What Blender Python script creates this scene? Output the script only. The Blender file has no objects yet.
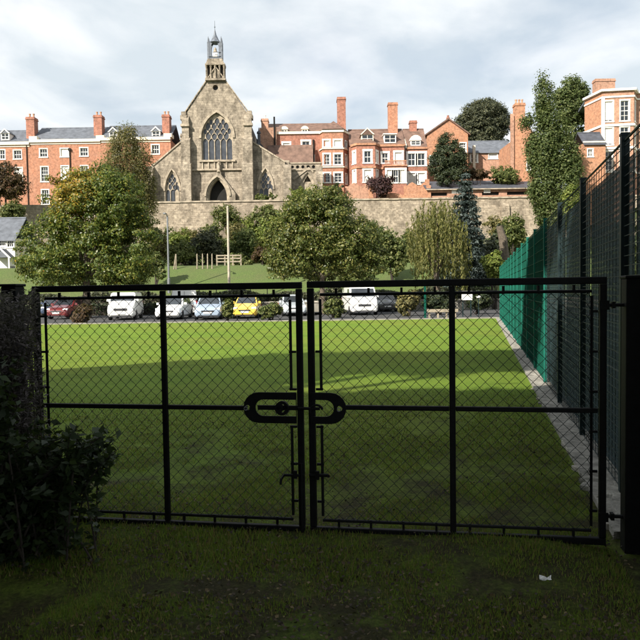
import bpy, bmesh, math, random
import numpy as np
from mathutils import Matrix, Vector

R = math.radians
rng = np.random.default_rng(7)
random.seed(7)
scn = bpy.context.scene
col = scn.collection

# ------------------------------------------------------------------ camera
CAM_H, FPX, PITCH, ROLL = 1.74, 680.0, -2.44, -0.8
cam_d = bpy.data.cameras.new('camera')
cam_d.lens = 36.0 * FPX / 640.0
cam_d.sensor_width = 36.0
cam_d.clip_start, cam_d.clip_end = 0.05, 4000
cam = bpy.data.objects.new('camera', cam_d)
col.objects.link(cam)
CAM_M = Matrix.Translation((0, 0, CAM_H)) @ Matrix.Rotation(R(90 + PITCH), 4, 'X') @ Matrix.Rotation(R(ROLL), 4, 'Z')
cam.matrix_world = CAM_M
scn.camera = cam

# ------------------------------------------------------------------ sky, sun, exposure
SUN_EL = 33.0
SUN_AZ = Vector((-0.66, -0.75)).normalized()          # horizontal direction towards the sun
TO_SUN = Vector((SUN_AZ.x * math.cos(R(SUN_EL)), SUN_AZ.y * math.cos(R(SUN_EL)), math.sin(R(SUN_EL))))
world = bpy.data.worlds.new('World')
scn.world = world
world.use_nodes = True
wt = world.node_tree
wt.nodes.clear()
w_out = wt.nodes.new('ShaderNodeOutputWorld')
w_bg = wt.nodes.new('ShaderNodeBackground')
w_bg.inputs['Strength'].default_value = 0.07
w_sky = wt.nodes.new('ShaderNodeTexSky')
w_sky.sky_type = 'NISHITA'
w_sky.sun_disc = False
w_sky.sun_elevation = R(SUN_EL)
w_sky.sun_rotation = math.atan2(SUN_AZ.x, SUN_AZ.y)
w_sky.air_density = 1.0
w_sky.dust_density = 1.2
# broken cloud layer: noise laid on a flat ceiling above the place
w_tc = wt.nodes.new('ShaderNodeTexCoord')
w_sep = wt.nodes.new('ShaderNodeSeparateXYZ')
wt.links.new(w_tc.outputs['Generated'], w_sep.inputs[0])
w_add = wt.nodes.new('ShaderNodeMath'); w_add.operation = 'ADD'; w_add.inputs[1].default_value = 0.22
wt.links.new(w_sep.outputs['Z'], w_add.inputs[0])
w_max = wt.nodes.new('ShaderNodeMath'); w_max.operation = 'MAXIMUM'; w_max.inputs[1].default_value = 0.12
wt.links.new(w_add.outputs[0], w_max.inputs[0])
w_comb = wt.nodes.new('ShaderNodeCombineXYZ')
for k, ax in enumerate('XY'):
    d = wt.nodes.new('ShaderNodeMath'); d.operation = 'DIVIDE'
    wt.links.new(w_sep.outputs[ax], d.inputs[0]); wt.links.new(w_max.outputs[0], d.inputs[1])
    wt.links.new(d.outputs[0], w_comb.inputs[k])
w_n = wt.nodes.new('ShaderNodeTexNoise')
w_n.inputs['Scale'].default_value = 1.9
w_n.inputs['Detail'].default_value = 7
w_n.inputs['Roughness'].default_value = 0.55
w_n.inputs['Distortion'].default_value = 0.25
w_map = wt.nodes.new('ShaderNodeMapping')
w_map.inputs['Location'].default_value = (3.3, 1.2, 0.0)
wt.links.new(w_comb.outputs[0], w_map.inputs['Vector'])
wt.links.new(w_map.outputs[0], w_n.inputs['Vector'])
w_ramp = wt.nodes.new('ShaderNodeValToRGB')
w_ramp.color_ramp.elements[0].position = 0.18
w_ramp.color_ramp.elements[1].position = 0.56
w_ramp.color_ramp.elements[0].color = (0.5, 0.5, 0.5, 1)
wt.links.new(w_n.outputs['Fac'], w_ramp.inputs[0])
# cloud body: lighter and greyer parts
w_n2 = wt.nodes.new('ShaderNodeTexNoise')
w_n2.inputs['Scale'].default_value = 2.3
w_n2.inputs['Detail'].default_value = 8
w_n2.inputs['Distortion'].default_value = 0.4
w_map2 = wt.nodes.new('ShaderNodeMapping')
w_map2.inputs['Location'].default_value = (7.1, 4.2, 1.0)
wt.links.new(w_comb.outputs[0], w_map2.inputs['Vector'])
wt.links.new(w_map2.outputs[0], w_n2.inputs['Vector'])
w_cr = wt.nodes.new('ShaderNodeValToRGB')
w_cr.color_ramp.elements[0].position = 0.40
w_cr.color_ramp.elements[0].color = (6.0, 6.65, 7.1, 1)
w_cr.color_ramp.elements[1].position = 0.64
w_cr.color_ramp.elements[1].color = (9.1, 9.2, 9.2, 1)
wt.links.new(w_n2.outputs['Fac'], w_cr.inputs[0])
w_mix = wt.nodes.new('ShaderNodeMix'); w_mix.data_type = 'RGBA'
w_cov = wt.nodes.new('ShaderNodeMath'); w_cov.operation = 'MULTIPLY'; w_cov.inputs[1].default_value = 0.93
wt.links.new(w_ramp.outputs['Color'], w_cov.inputs[0])
wt.links.new(w_cov.outputs[0], w_mix.inputs['Factor'])
wt.links.new(w_sky.outputs[0], w_mix.inputs['A'])
wt.links.new(w_cr.outputs['Color'], w_mix.inputs['B'])
wt.links.new(w_mix.outputs['Result'], w_bg.inputs['Color'])
wt.links.new(w_bg.outputs[0], w_out.inputs[0])

sun_d = bpy.data.lights.new('sun', 'SUN')
sun_d.energy = 5.0
sun_d.angle = R(0.53)
sun_d.color = (1.0, 0.93, 0.82)
sun = bpy.data.objects.new('sun', sun_d)
col.objects.link(sun)
sun.rotation_euler = TO_SUN.to_track_quat('Z', 'Y').to_euler()

scn.view_settings.view_transform = 'Standard'
scn.view_settings.look = 'None'
scn.view_settings.gamma = 1.0
scn.view_settings.use_curve_mapping = False
scn.view_settings.exposure = 0.88
scn.render.engine = 'CYCLES'
scn.cycles.max_bounces = 5
scn.cycles.diffuse_bounces = 3
scn.cycles.transparent_max_bounces = 12
scn.cycles.use_denoising = True

# ------------------------------------------------------------------ survey helpers
_R3 = CAM_M.to_3x3()
def ray(px, py):
    return _R3 @ Vector(((px - 320) / FPX, (320 - py) / FPX, -1.0))
def P(px, py, Y):
    """the point at distance Y in front of the camera seen at photo pixel px, py"""
    d = ray(px, py)
    return Vector((0, 0, CAM_H)) + d * (Y / d.y)
def G(px, py, z=0.0):
    d = ray(px, py)
    return Vector((0, 0, CAM_H)) + d * ((z - CAM_H) / d.z)
class Fr:
    """pixel to metre scale of an upright building front standing at distance Y"""
    def __init__(s, Y, pxc, pyc):
        s.Y, s.pxc, s.pyc = Y, pxc, pyc
    def X(s, px): return P(px, s.pyc, s.Y).x
    def Z(s, py): return P(s.pxc, py, s.Y).z

# ------------------------------------------------------------------ materials
MATS = {}
def nodes_of(m):
    m.use_nodes = True
    nt = m.node_tree
    return nt, nt.nodes['Principled BSDF']
def coord(nt, which='Object', scale=(1, 1, 1)):
    tc = nt.nodes.new('ShaderNodeTexCoord')
    mp = nt.nodes.new('ShaderNodeMapping')
    mp.inputs['Scale'].default_value = scale
    nt.links.new(tc.outputs[which], mp.inputs['Vector'])
    return mp.outputs[0]
def noise(nt, vec, scale, detail=5, rough=0.55):
    n = nt.nodes.new('ShaderNodeTexNoise')
    n.inputs['Scale'].default_value = scale
    n.inputs['Detail'].default_value = detail
    n.inputs['Roughness'].default_value = rough
    nt.links.new(vec, n.inputs['Vector'])
    return n.outputs['Fac']
def ramp(nt, fac, stops):
    r = nt.nodes.new('ShaderNodeValToRGB')
    el = r.color_ramp.elements
    while len(el) < len(stops): el.new(0.5)
    for e, (p, c) in zip(el, stops):
        e.position = p; e.color = (*c, 1)
    nt.links.new(fac, r.inputs[0])
    return r.outputs['Color']
def mixc(nt, fac, a, b, blend='MIX'):
    m = nt.nodes.new('ShaderNodeMix'); m.data_type = 'RGBA'; m.blend_type = blend
    for sock, v in (('Factor', fac), ('A', a), ('B', b)):
        if isinstance(v, (int, float)): m.inputs[sock].default_value = v
        elif isinstance(v, tuple): m.inputs[sock].default_value = (*v, 1)
        else: nt.links.new(v, m.inputs[sock])
    return m.outputs['Result']
def bump(nt, bsdf, fac, strength=0.3, dist=0.02):
    b = nt.nodes.new('ShaderNodeBump')
    b.inputs['Strength'].default_value = strength
    b.inputs['Distance'].default_value = dist
    nt.links.new(fac, b.inputs['Height'])
    nt.links.new(b.outputs[0], bsdf.inputs['Normal'])
def plain(name, c, rough=0.6, var=0.25, scale=3.0, metal=0.0, spec=0.4, bmp=0.0, coat=0.0):
    m = bpy.data.materials.new(name); nt, b = nodes_of(m)
    v = coord(nt)
    f = noise(nt, v, scale)
    lo = tuple(x * (1 - var) for x in c); hi = tuple(min(1, x * (1 + var)) for x in c)
    nt.links.new(ramp(nt, f, [(0.3, lo), (0.7, hi)]), b.inputs['Base Color'])
    b.inputs['Roughness'].default_value = rough
    b.inputs['Metallic'].default_value = metal
    b.inputs['Specular IOR Level'].default_value = spec
    b.inputs['Coat Weight'].default_value = coat
    if bmp: bump(nt, b, noise(nt, v, scale * 6), bmp)
    MATS[name] = m
    return m
def masonry(name, cols, mortar, bw, bh, stain=0.35, stain_c=(0.06, 0.05, 0.04), rough=0.9, mort=0.02, sscale=0.35, mott=0.8):
    """courses of brick or ashlar with weather stains; the pattern runs along x+y and z"""
    m = bpy.data.materials.new(name); nt, b = nodes_of(m)
    tc = nt.nodes.new('ShaderNodeTexCoord')
    sp = nt.nodes.new('ShaderNodeSeparateXYZ'); nt.links.new(tc.outputs['Object'], sp.inputs[0])
    ad = nt.nodes.new('ShaderNodeMath'); ad.operation = 'ADD'
    nt.links.new(sp.outputs['X'], ad.inputs[0]); nt.links.new(sp.outputs['Y'], ad.inputs[1])
    cb = nt.nodes.new('ShaderNodeCombineXYZ')
    nt.links.new(ad.outputs[0], cb.inputs[0]); nt.links.new(sp.outputs['Z'], cb.inputs[1])
    wob = nt.nodes.new('ShaderNodeTexNoise'); wob.inputs['Scale'].default_value = 0.8 / bh * 0.4
    nt.links.new(tc.outputs['Object'], wob.inputs['Vector'])
    wm = nt.nodes.new('ShaderNodeVectorMath'); wm.operation = 'MULTIPLY_ADD'
    nt.links.new(wob.outputs['Color'], wm.inputs[0]); wm.inputs[1].default_value = (bw * .45, bh * .55, 0); nt.links.new(cb.outputs[0], wm.inputs[2])
    br = nt.nodes.new('ShaderNodeTexBrick')
    nt.links.new(wm.outputs[0], br.inputs['Vector'])
    br.inputs['Color1'].default_value = (*cols[0], 1)
    br.inputs['Color2'].default_value = (*cols[1], 1)
    br.inputs['Mortar'].default_value = (*mortar, 1)
    br.inputs['Scale'].default_value = 1.0
    br.inputs['Mortar Size'].default_value = mort
    br.inputs['Brick Width'].default_value = bw
    br.inputs['Row Height'].default_value = bh
    br.inputs['Bias'].default_value = 0.1
    v = tc.outputs['Object']
    mp = nt.nodes.new('ShaderNodeMapping'); mp.inputs['Scale'].default_value = (1, 1, 0.55)
    nt.links.new(v, mp.inputs['Vector'])
    n1 = noise(nt, mp.outputs[0], sscale, 8, 0.65)
    n2 = noise(nt, v, 1.1, 5)
    c = mixc(nt, ramp(nt, n2, [(0.35, (0, 0, 0)), (0.7, (1, 1, 1))]), br.outputs['Color'], tuple(x * 1.25 for x in cols[0]))
    mm = nt.nodes.new('ShaderNodeMath'); mm.operation = 'MULTIPLY'; mm.inputs[1].default_value = 0.5
    c2 = mixc(nt, 0.55, br.outputs['Color'], c)
    n3 = noise(nt, v, 2.6, 7, 0.75)
    c2 = mixc(nt, mott, c2, ramp(nt, n3, [(0.28, (0.22,) * 3), (0.5, (0.95,) * 3), (0.72, (1.5,) * 3)]), 'MULTIPLY')
    st = ramp(nt, n1, [(0.46, (0, 0, 0)), (0.72, (stain,) * 3)])
    nt.links.new(mixc(nt, st, c2, stain_c), b.inputs['Base Color'])
    b.inputs['Roughness'].default_value = rough
    b.inputs['Specular IOR Level'].default_value = 0.2
    bump(nt, b, br.outputs['Fac'], -0.4, 0.02)
    MATS[name] = m
    return m
def leafmat(name, stops, rough=0.6, trans=0.35, patch=None, pscale=0.35):
    """each leaf takes its own tint; patch = colours of leaves already turned"""
    m = bpy.data.materials.new(name); nt, b = nodes_of(m)
    g = nt.nodes.new('ShaderNodeNewGeometry')
    c = ramp(nt, g.outputs['Random Per Island'], stops)
    if patch:
        v = coord(nt)
        f = ramp(nt, noise(nt, v, pscale, 3), [(patch[1], (0, 0, 0)), (patch[1] + 0.1, (1, 1, 1))])
        pc = ramp(nt, g.outputs['Random Per Island'], patch[0])
        c = mixc(nt, f, c, pc)
    nt.links.new(c, b.inputs['Base Color'])
    b.inputs['Roughness'].default_value = rough
    b.inputs['Specular IOR Level'].default_value = 0.3
    tr = nt.nodes.new('ShaderNodeBsdfTranslucent')
    nt.links.new(mixc(nt, 0.5, c, (0.12, 0.16, 0.02), 'ADD'), tr.inputs[0])
    ms = nt.nodes.new('ShaderNodeMixShader'); ms.inputs[0].default_value = trans
    nt.links.new(b.outputs[0], ms.inputs[1]); nt.links.new(tr.outputs[0], ms.inputs[2])
    nt.links.new(ms.outputs[0], nt.nodes['Material Output'].inputs['Surface'])
    MATS[name] = m
    return m
def glassmat(name, c=(0.02, 0.025, 0.03), rough=0.08, spec=0.6):
    m = bpy.data.materials.new(name); nt, b = nodes_of(m)
    f = noise(nt, coord(nt), 1.3)
    nt.links.new(ramp(nt, f, [(0.3, tuple(x * .6 for x in c)), (0.7, tuple(x * 1.5 for x in c))]), b.inputs['Base Color'])
    b.inputs['Roughness'].default_value = rough
    b.inputs['Specular IOR Level'].default_value = spec
    MATS[name] = m
    return m

plain('black_metal', (0.0045, 0.0045, 0.005), 0.6, 0.5, 14, spec=0.16, bmp=0.15)
plain('wire', (0.012, 0.02, 0.016), 0.6, 0.3, 20, spec=0.25)
plain('galvanised', (0.22, 0.23, 0.24), 0.5, 0.3, 20, metal=0.6)
plain('fence_green', (0.004, 0.062, 0.042), 0.6, 0.3, 6, spec=0.1)
plain('fence_green_post', (0.006, 0.11, 0.078), 0.55, 0.25, 6, spec=0.2)
plain('fence_post_dark', (0.008, 0.022, 0.024), 0.55, 0.3, 6, spec=0.3)  # darkened fence colour: tree shade painted onto the near posts and mesh
plain('concrete', (0.36, 0.33, 0.28), 0.95, 0.35, 2.2, bmp=0.5)
plain('rubble', (0.27, 0.255, 0.22), 0.95, 0.5, 9, bmp=0.8)
plain('rubble_dark', (0.19, 0.18, 0.15), 0.95, 0.5, 9, bmp=0.8)
plain('asphalt', (0.05, 0.05, 0.052), 0.95, 0.3, 1.5, bmp=0.3)
plain('kerb_stone', (0.24, 0.225, 0.195), 0.9, 0.3, 2)
plain('white_paint', (0.80, 0.78, 0.73), 0.6, 0.08, 2)
plain('cream_paint', (0.70, 0.63, 0.50), 0.65, 0.12, 2)
plain('stone_trim', (0.32, 0.27, 0.205), 0.9, 0.45, 1.6, bmp=0.4)
plain('slate', (0.105, 0.115, 0.135), 0.7, 0.3, 1.6, bmp=0.3)
plain('slate_dark', (0.06, 0.065, 0.08), 0.65, 0.3, 1.6, bmp=0.3)
plain('clay_tile', (0.15, 0.092, 0.07), 0.85, 0.35, 1.4, bmp=0.4)
plain('lead', (0.12, 0.135, 0.16), 0.5, 0.3, 3)
plain('dark_void', (0.012, 0.011, 0.010), 0.9, 0.3, 2)
plain('bark', (0.10, 0.08, 0.06), 0.95, 0.4, 6, bmp=0.6)
plain('bark_dark', (0.035, 0.028, 0.022), 0.95, 0.4, 6, bmp=0.6)
plain('timber_pale', (0.27, 0.23, 0.17), 0.85, 0.3, 5)
plain('pole_pale', (0.42, 0.37, 0.29), 0.8, 0.2, 4)
plain('terracotta', (0.42, 0.25, 0.16), 0.85, 0.25, 4)
plain('rubber', (0.012, 0.012, 0.013), 0.85, 0.3, 8)
plain('alloy', (0.42, 0.43, 0.45), 0.35, 0.2, 8, metal=0.7)
plain('chrome_dark', (0.05, 0.05, 0.055), 0.4, 0.3, 8)
plain('lamp_lens', (0.75, 0.78, 0.80), 0.12, 0.1, 8, spec=0.6)
plain('tail_lens', (0.35, 0.02, 0.015), 0.2, 0.1, 8, spec=0.6)
plain('amber', (0.60, 0.22, 0.02), 0.25, 0.1, 8)
plain('plate_white', (0.80, 0.80, 0.78), 0.4, 0.05, 8)
plain('plate_yellow', (0.75, 0.60, 0.06), 0.4, 0.05, 8)
for nm, c in (('car_white', (0.80, 0.80, 0.78)), ('car_silver', (0.42, 0.46, 0.50)), ('car_blue', (0.30, 0.37, 0.47)),
              ('car_yellow', (0.80, 0.52, 0.08)), ('car_maroon', (0.13, 0.02, 0.022)), ('car_grey', (0.07, 0.068, 0.066)), ('car_navy', (0.05, 0.07, 0.12))):
    plain(nm, c, 0.3, 0.05, 2, spec=0.5, coat=0.6)
plain('litter_paper', (0.78, 0.77, 0.74), 0.8, 0.1, 20)
glassmat('glass'); glassmat('car_glass', (0.03, 0.035, 0.042), 0.06, 0.7)
glassmat('leaded_glass', (0.04, 0.045, 0.055), 0.3, 0.5)
plain('blind', (0.72, 0.69, 0.62), 0.8, 0.1, 4)
masonry('brick', [(0.39, 0.165, 0.095), (0.30, 0.12, 0.07)], (0.42, 0.32, 0.25), 0.23, 0.075, 0.30, (0.16, 0.07, 0.045), mort=0.008)
masonry('brick_red', [(0.33, 0.135, 0.092), (0.26, 0.10, 0.07)], (0.36, 0.26, 0.20), 0.23, 0.075, 0.3, (0.12, 0.05, 0.035), mort=0.008)
masonry('brick_orange', [(0.41, 0.19, 0.105), (0.32, 0.14, 0.078)], (0.46, 0.35, 0.26), 0.23, 0.075, 0.25, (0.24, 0.12, 0.07), mort=0.008)
masonry('brick_pink', [(0.40, 0.21, 0.14), (0.32, 0.155, 0.10)], (0.45, 0.36, 0.28), 0.23, 0.075, 0.4, (0.15, 0.10, 0.07), mort=0.008)
masonry('church_stone', [(0.34, 0.29, 0.225), (0.215, 0.182, 0.142)], (0.17, 0.142, 0.11), 0.85, 0.36, 0.95, (0.06, 0.05, 0.037), mort=0.025, sscale=0.8, mott=0.9)
masonry('wall_stone', [(0.38, 0.32, 0.245), (0.21, 0.178, 0.138)], (0.20, 0.155, 0.11), 0.62, 0.27, 0.85, (0.085, 0.07, 0.052), mort=0.03, sscale=0.55, mott=0.85)
leafmat('leaf_maple', [(0.0, (0.03, 0.055, 0.012)), (0.5, (0.08, 0.115, 0.02)), (1.0, (0.20, 0.20, 0.04))], 0.4)
leafmat('leaf_centre', [(0.0, (0.032, 0.05, 0.012)), (0.5, (0.085, 0.11, 0.024)), (1.0, (0.22, 0.205, 0.06))], 0.4)
leafmat('leaf_birch', [(0.0, (0.06, 0.06, 0.022)), (0.5, (0.135, 0.125, 0.045)), (1.0, (0.25, 0.21, 0.085))])
leafmat('leaf_yellow', [(0.0, (0.10, 0.085, 0.014)), (0.5, (0.26, 0.20, 0.025)), (0.85, (0.38, 0.27, 0.04)), (1.0, (0.36, 0.15, 0.02))], 0.45)
leafmat('leaf_willow', [(0.0, (0.06, 0.07, 0.018)), (0.5, (0.13, 0.135, 0.038)), (1.0, (0.24, 0.22, 0.075))])
leafmat('leaf_poplar', [(0.0, (0.03, 0.05, 0.014)), (0.5, (0.075, 0.105, 0.03)), (1.0, (0.15, 0.17, 0.06))])
leafmat('leaf_dark', [(0.0, (0.010, 0.018, 0.008)), (0.6, (0.028, 0.042, 0.016)), (1.0, (0.065, 0.075, 0.03))], trans=0.15)
leafmat('leaf_far_dark', [(0.0, (0.026, 0.032, 0.019)), (0.6, (0.055, 0.064, 0.034)), (1.0, (0.12, 0.12, 0.06))], trans=0.15)
leafmat('needle_blue', [(0.0, (0.022, 0.034, 0.030)), (0.6, (0.05, 0.07, 0.064)), (1.0, (0.115, 0.14, 0.13))], trans=0.1)
leafmat('leaf_bush', [(0.0, (0.04, 0.06, 0.016)), (0.5, (0.095, 0.12, 0.032)), (1.0, (0.20, 0.205, 0.07))])
leafmat('leaf_bright', [(0.0, (0.06, 0.09, 0.015)), (0.5, (0.13, 0.17, 0.03)), (1.0, (0.22, 0.24, 0.06))])
leafmat('leaf_purple', [(0.0, (0.018, 0.008, 0.010)), (0.6, (0.045, 0.020, 0.022)), (1.0, (0.09, 0.045, 0.04))], trans=0.15)
leafmat('leaf_russet', [(0.0, (0.035, 0.022, 0.012)), (0.6, (0.075, 0.045, 0.024)), (1.0, (0.12, 0.075, 0.035))])
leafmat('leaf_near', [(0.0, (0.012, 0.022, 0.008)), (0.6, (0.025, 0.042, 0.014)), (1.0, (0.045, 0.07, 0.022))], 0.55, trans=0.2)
leafmat('leaf_wispy', [(0.0, (0.05, 0.042, 0.045)), (0.6, (0.11, 0.095, 0.098)), (1.0, (0.18, 0.155, 0.15))], 0.8, trans=0.2)
leafmat('fallen_leaf', [(0.0, (0.012, 0.009, 0.006)), (0.5, (0.04, 0.026, 0.014)), (0.88, (0.075, 0.052, 0.024)), (1.0, (0.17, 0.125, 0.05))], 0.7, trans=0.1)

def grass_ground():
    m = bpy.data.materials.new('turf'); nt, b = nodes_of(m)
    v = coord(nt, 'Object')
    fine = noise(nt, v, 38, 9, 0.82)
    mid = noise(nt, v, 2.6, 9, 0.74)
    big = noise(nt, v, 0.16, 4, 0.5)
    green = ramp(nt, fine, [(0.30, (0.045, 0.085, 0.012)), (0.5, (0.145, 0.235, 0.024)), (0.70, (0.27, 0.37, 0.06))])
    green = mixc(nt, ramp(nt, big, [(0.4, (0, 0, 0)), (0.65, (0.6,) * 3)]), green, ramp(nt, fine, [(0.30, (0.07, 0.09, 0.012)), (0.70, (0.30, 0.33, 0.055))]))
    mott = noise(nt, v, 0.9, 8, 0.7)
    green = mixc(nt, 0.75, green, ramp(nt, mott, [(0.3, (0.62, 0.66, 0.6)), (0.5, (1, 1, 1)), (0.72, (1.25, 1.18, 1.1))]), 'MULTIPLY')
    earth = ramp(nt, fine, [(0.32, (0.018, 0.013, 0.008)), (0.52, (0.055, 0.042, 0.022)), (0.7, (0.13, 0.10, 0.05))])
    # worn ground near the gate: bare patches thin out into the mown field
    sp = nt.nodes.new('ShaderNodeSeparateXYZ'); nt.links.new(v, sp.inputs[0])
    mr = nt.nodes.new('ShaderNodeMapRange')
    mr.inputs['From Min'].default_value = 3.5; mr.inputs['From Max'].default_value = 14.0
    mr.inputs['To Min'].default_value = 0.20; mr.inputs['To Max'].default_value = -0.25
    nt.links.new(sp.outputs['Y'], mr.inputs['Value'])
    ad = nt.nodes.new('ShaderNodeMath'); ad.operation = 'ADD'
    nt.links.new(mid, ad.inputs[0]); nt.links.new(mr.outputs[0], ad.inputs[1])
    c = mixc(nt, ramp(nt, ad.outputs[0], [(0.50, (0, 0, 0)), (0.72, (0.9, 0.9, 0.9))]), green, earth)
    nt.links.new(c, b.inputs['Base Color'])
    b.inputs['Roughness'].default_value = 0.9
    b.inputs['Specular IOR Level'].default_value = 0.15
    bump(nt, b, fine, 1.0, 0.04)
    MATS['turf'] = m
grass_ground()
leafmat('blade', [(0.0, (0.085, 0.14, 0.016)), (0.5, (0.14, 0.22, 0.026)), (0.7, (0.20, 0.235, 0.035)), (0.78, (0.17, 0.12, 0.045)), (1.0, (0.24, 0.19, 0.075))], 0.6, 0.35)
m = bpy.data.materials.new('bank_grass'); nt, b_ = nodes_of(m)
v_ = coord(nt)
nt.links.new(mixc(nt, ramp(nt, noise(nt, v_, 0.35, 5), [(0.4, (0, 0, 0)), (0.65, (1, 1, 1))]),
             ramp(nt, noise(nt, v_, 9), [(0.3, (0.045, 0.075, 0.014)), (0.7, (0.10, 0.145, 0.028))]),
             ramp(nt, noise(nt, v_, 9), [(0.3, (0.05, 0.075, 0.018)), (0.7, (0.11, 0.125, 0.035))])), b_.inputs['Base Color'])
b_.inputs['Roughness'].default_value = 0.95
bump(nt, b_, noise(nt, v_, 7), 0.8, 0.08)
MATS['bank_grass'] = m
m = bpy.data.materials.new('windbreak'); nt, b_ = nodes_of(m)
b_.inputs['Base Color'].default_value = (0.012, 0.036, 0.044, 1); b_.inputs['Roughness'].default_value = 0.8
wv = nt.nodes.new('ShaderNodeTexWave'); wv.bands_direction = 'Z'; wv.inputs['Scale'].default_value = 5.5
wv.inputs['Distortion'].default_value = 2.0; wv.inputs['Detail Scale'].default_value = 1.2
nt.links.new(coord(nt), wv.inputs['Vector'])
tb = nt.nodes.new('ShaderNodeBsdfTransparent'); ms_ = nt.nodes.new('ShaderNodeMixShader')
nt.links.new(ramp(nt, wv.outputs['Fac'], [(0.0, (0.72,) * 3), (1.0, (0.94,) * 3)]), ms_.inputs[0])
nt.links.new(tb.outputs[0], ms_.inputs[1]); nt.links.new(b_.outputs[0], ms_.inputs[2])
nt.links.new(ms_.outputs[0], nt.nodes['Material Output'].inputs['Surface'])
MATS['windbreak'] = m

# ------------------------------------------------------------------ object helpers
def tag(o, label=None, cat=None, group=None, kind=None):
    if label: o['label'] = label
    if cat: o['category'] = cat
    if group: o['group'] = group
    if kind: o['kind'] = kind
    return o
def empty(name, loc=(0, 0, 0), rz=0.0, label=None, cat=None, group=None):
    o = bpy.data.objects.new(name, None)
    o.empty_display_size = 0.2
    col.objects.link(o)
    o.location = loc; o.rotation_euler = (0, 0, rz)
    return tag(o, label, cat, group)
def wloc(o):
    v = Vector((0, 0, 0))
    while o: v += Vector(o.location); o = o.parent
    return v
def link(name, me, mat, parent=None, loc=(0, 0, 0), smooth=False):
    o = bpy.data.objects.new(name, me)
    col.objects.link(o)
    if mat and not me.materials: me.materials.append(MATS[mat])
    if parent: o.parent = parent
    o.location = loc
    if smooth: me.shade_smooth()
    return o
class MB:
    def __init__(s): s.v, s.f = [], []
    def add(s, vs, fs):
        k = len(s.v); s.v += [tuple(p) for p in vs]; s.f += [tuple(i + k for i in f) for f in fs]; return s
    def box(s, a, b):
        x0, y0, z0 = a; x1, y1, z1 = b
        return s.add([(x0, y0, z0), (x1, y0, z0), (x1, y1, z0), (x0, y1, z0), (x0, y0, z1), (x1, y0, z1), (x1, y1, z1), (x0, y1, z1)],
                     [(0, 3, 2, 1), (4, 5, 6, 7), (0, 1, 5, 4), (1, 2, 6, 5), (2, 3, 7, 6), (3, 0, 4, 7)])
    def hull8(s, p):
        return s.add(p, [(0, 3, 2, 1), (4, 5, 6, 7), (0, 1, 5, 4), (1, 2, 6, 5), (2, 3, 7, 6), (3, 0, 4, 7)])
    def prism(s, poly, d0, d1, axis='y'):
        """poly: list of 2-D points (x,z) for axis y, (y,z) for axis x, (x,y) for axis z"""
        n = len(poly)
        def pt(a, b, d): return {'y': (a, d, b), 'x': (d, a, b), 'z': (a, b, d)}[axis]
        vs = [pt(a, b, d0) for a, b in poly] + [pt(a, b, d1) for a, b in poly]
        fs = [tuple(range(n)), tuple(range(2 * n - 1, n - 1, -1))] + [(i, i + n, (i + 1) % n + n, (i + 1) % n) for i in range(n)]
        return s.add(vs, fs)
    def tube(s, pts, rad, n=8, cap=True):
        pts = [Vector(p) for p in pts]
        if not hasattr(rad, '__len__'): rad = [rad] * len(pts)
        k = len(s.v); ref = None
        for i, p in enumerate(pts):
            t = (pts[min(i + 1, len(pts) - 1)] - pts[max(i - 1, 0)]).normalized()
            if ref is None: ref = t.orthogonal().normalized()
            else:
                ref = (ref - t * ref.dot(t))
                ref = ref.normalized() if ref.length > 1e-6 else t.orthogonal().normalized()
            b = t.cross(ref)
            for j in range(n):
                a = 2 * math.pi * (j + 0.5) / n
                s.v.append(tuple(p + (ref * math.cos(a) + b * math.sin(a)) * rad[i]))
        for i in range(len(pts) - 1):
            for j in range(n):
                a, b2 = k + i * n + j, k + i * n + (j + 1) % n
                s.f.append((a, b2, b2 + n, a + n))
        if cap:
            s.f.append(tuple(k + j for j in range(n - 1, -1, -1)))
            s.f.append(tuple(k + (len(pts) - 1) * n + j for j in range(n)))
        return s
    def lathe(s, prof, c=(0, 0, 0), n=10):
        k = len(s.v)
        for r, z in prof:
            for j in range(n):
                a = 2 * math.pi * j / n
                s.v.append((c[0] + r * math.cos(a), c[1] + r * math.sin(a), c[2] + z))
        for i in range(len(prof) - 1):
            for j in range(n):
                s.f.append((k + i * n + j, k + i * n + (j + 1) % n, k + (i + 1) * n + (j + 1) % n, k + (i + 1) * n + j))
        s.f.append(tuple(k + j for j in range(n - 1, -1, -1)))
        s.f.append(tuple(k + (len(prof) - 1) * n + j for j in range(n)))
        return s
    def mesh(s, name, off=(0, 0, 0)):
        me = bpy.data.meshes.new(name)
        o = Vector(off)
        me.from_pydata([tuple(Vector(p) - o) for p in s.v], [], s.f)
        return me
    def build(s, name, mat, parent=None, world=True, smooth=False, fix=True):
        """world: vertices are world points; stored relative to the thing they belong to"""
        off = wloc(parent) if (parent and world) else Vector((0, 0, 0))
        me = s.mesh(name, off)
        if fix:
            bm = bmesh.new(); bm.from_mesh(me); bmesh.ops.recalc_face_normals(bm, faces=bm.faces); bm.to_mesh(me); bm.free()
        return link(name, me, mat, parent, smooth=smooth)
def bevel(o, w=0.02, seg=2):
    md = o.modifiers.new('bevel', 'BEVEL'); md.width = w; md.segments = seg; md.limit_method = 'ANGLE'; md.angle_limit = R(35)
    return o
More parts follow.
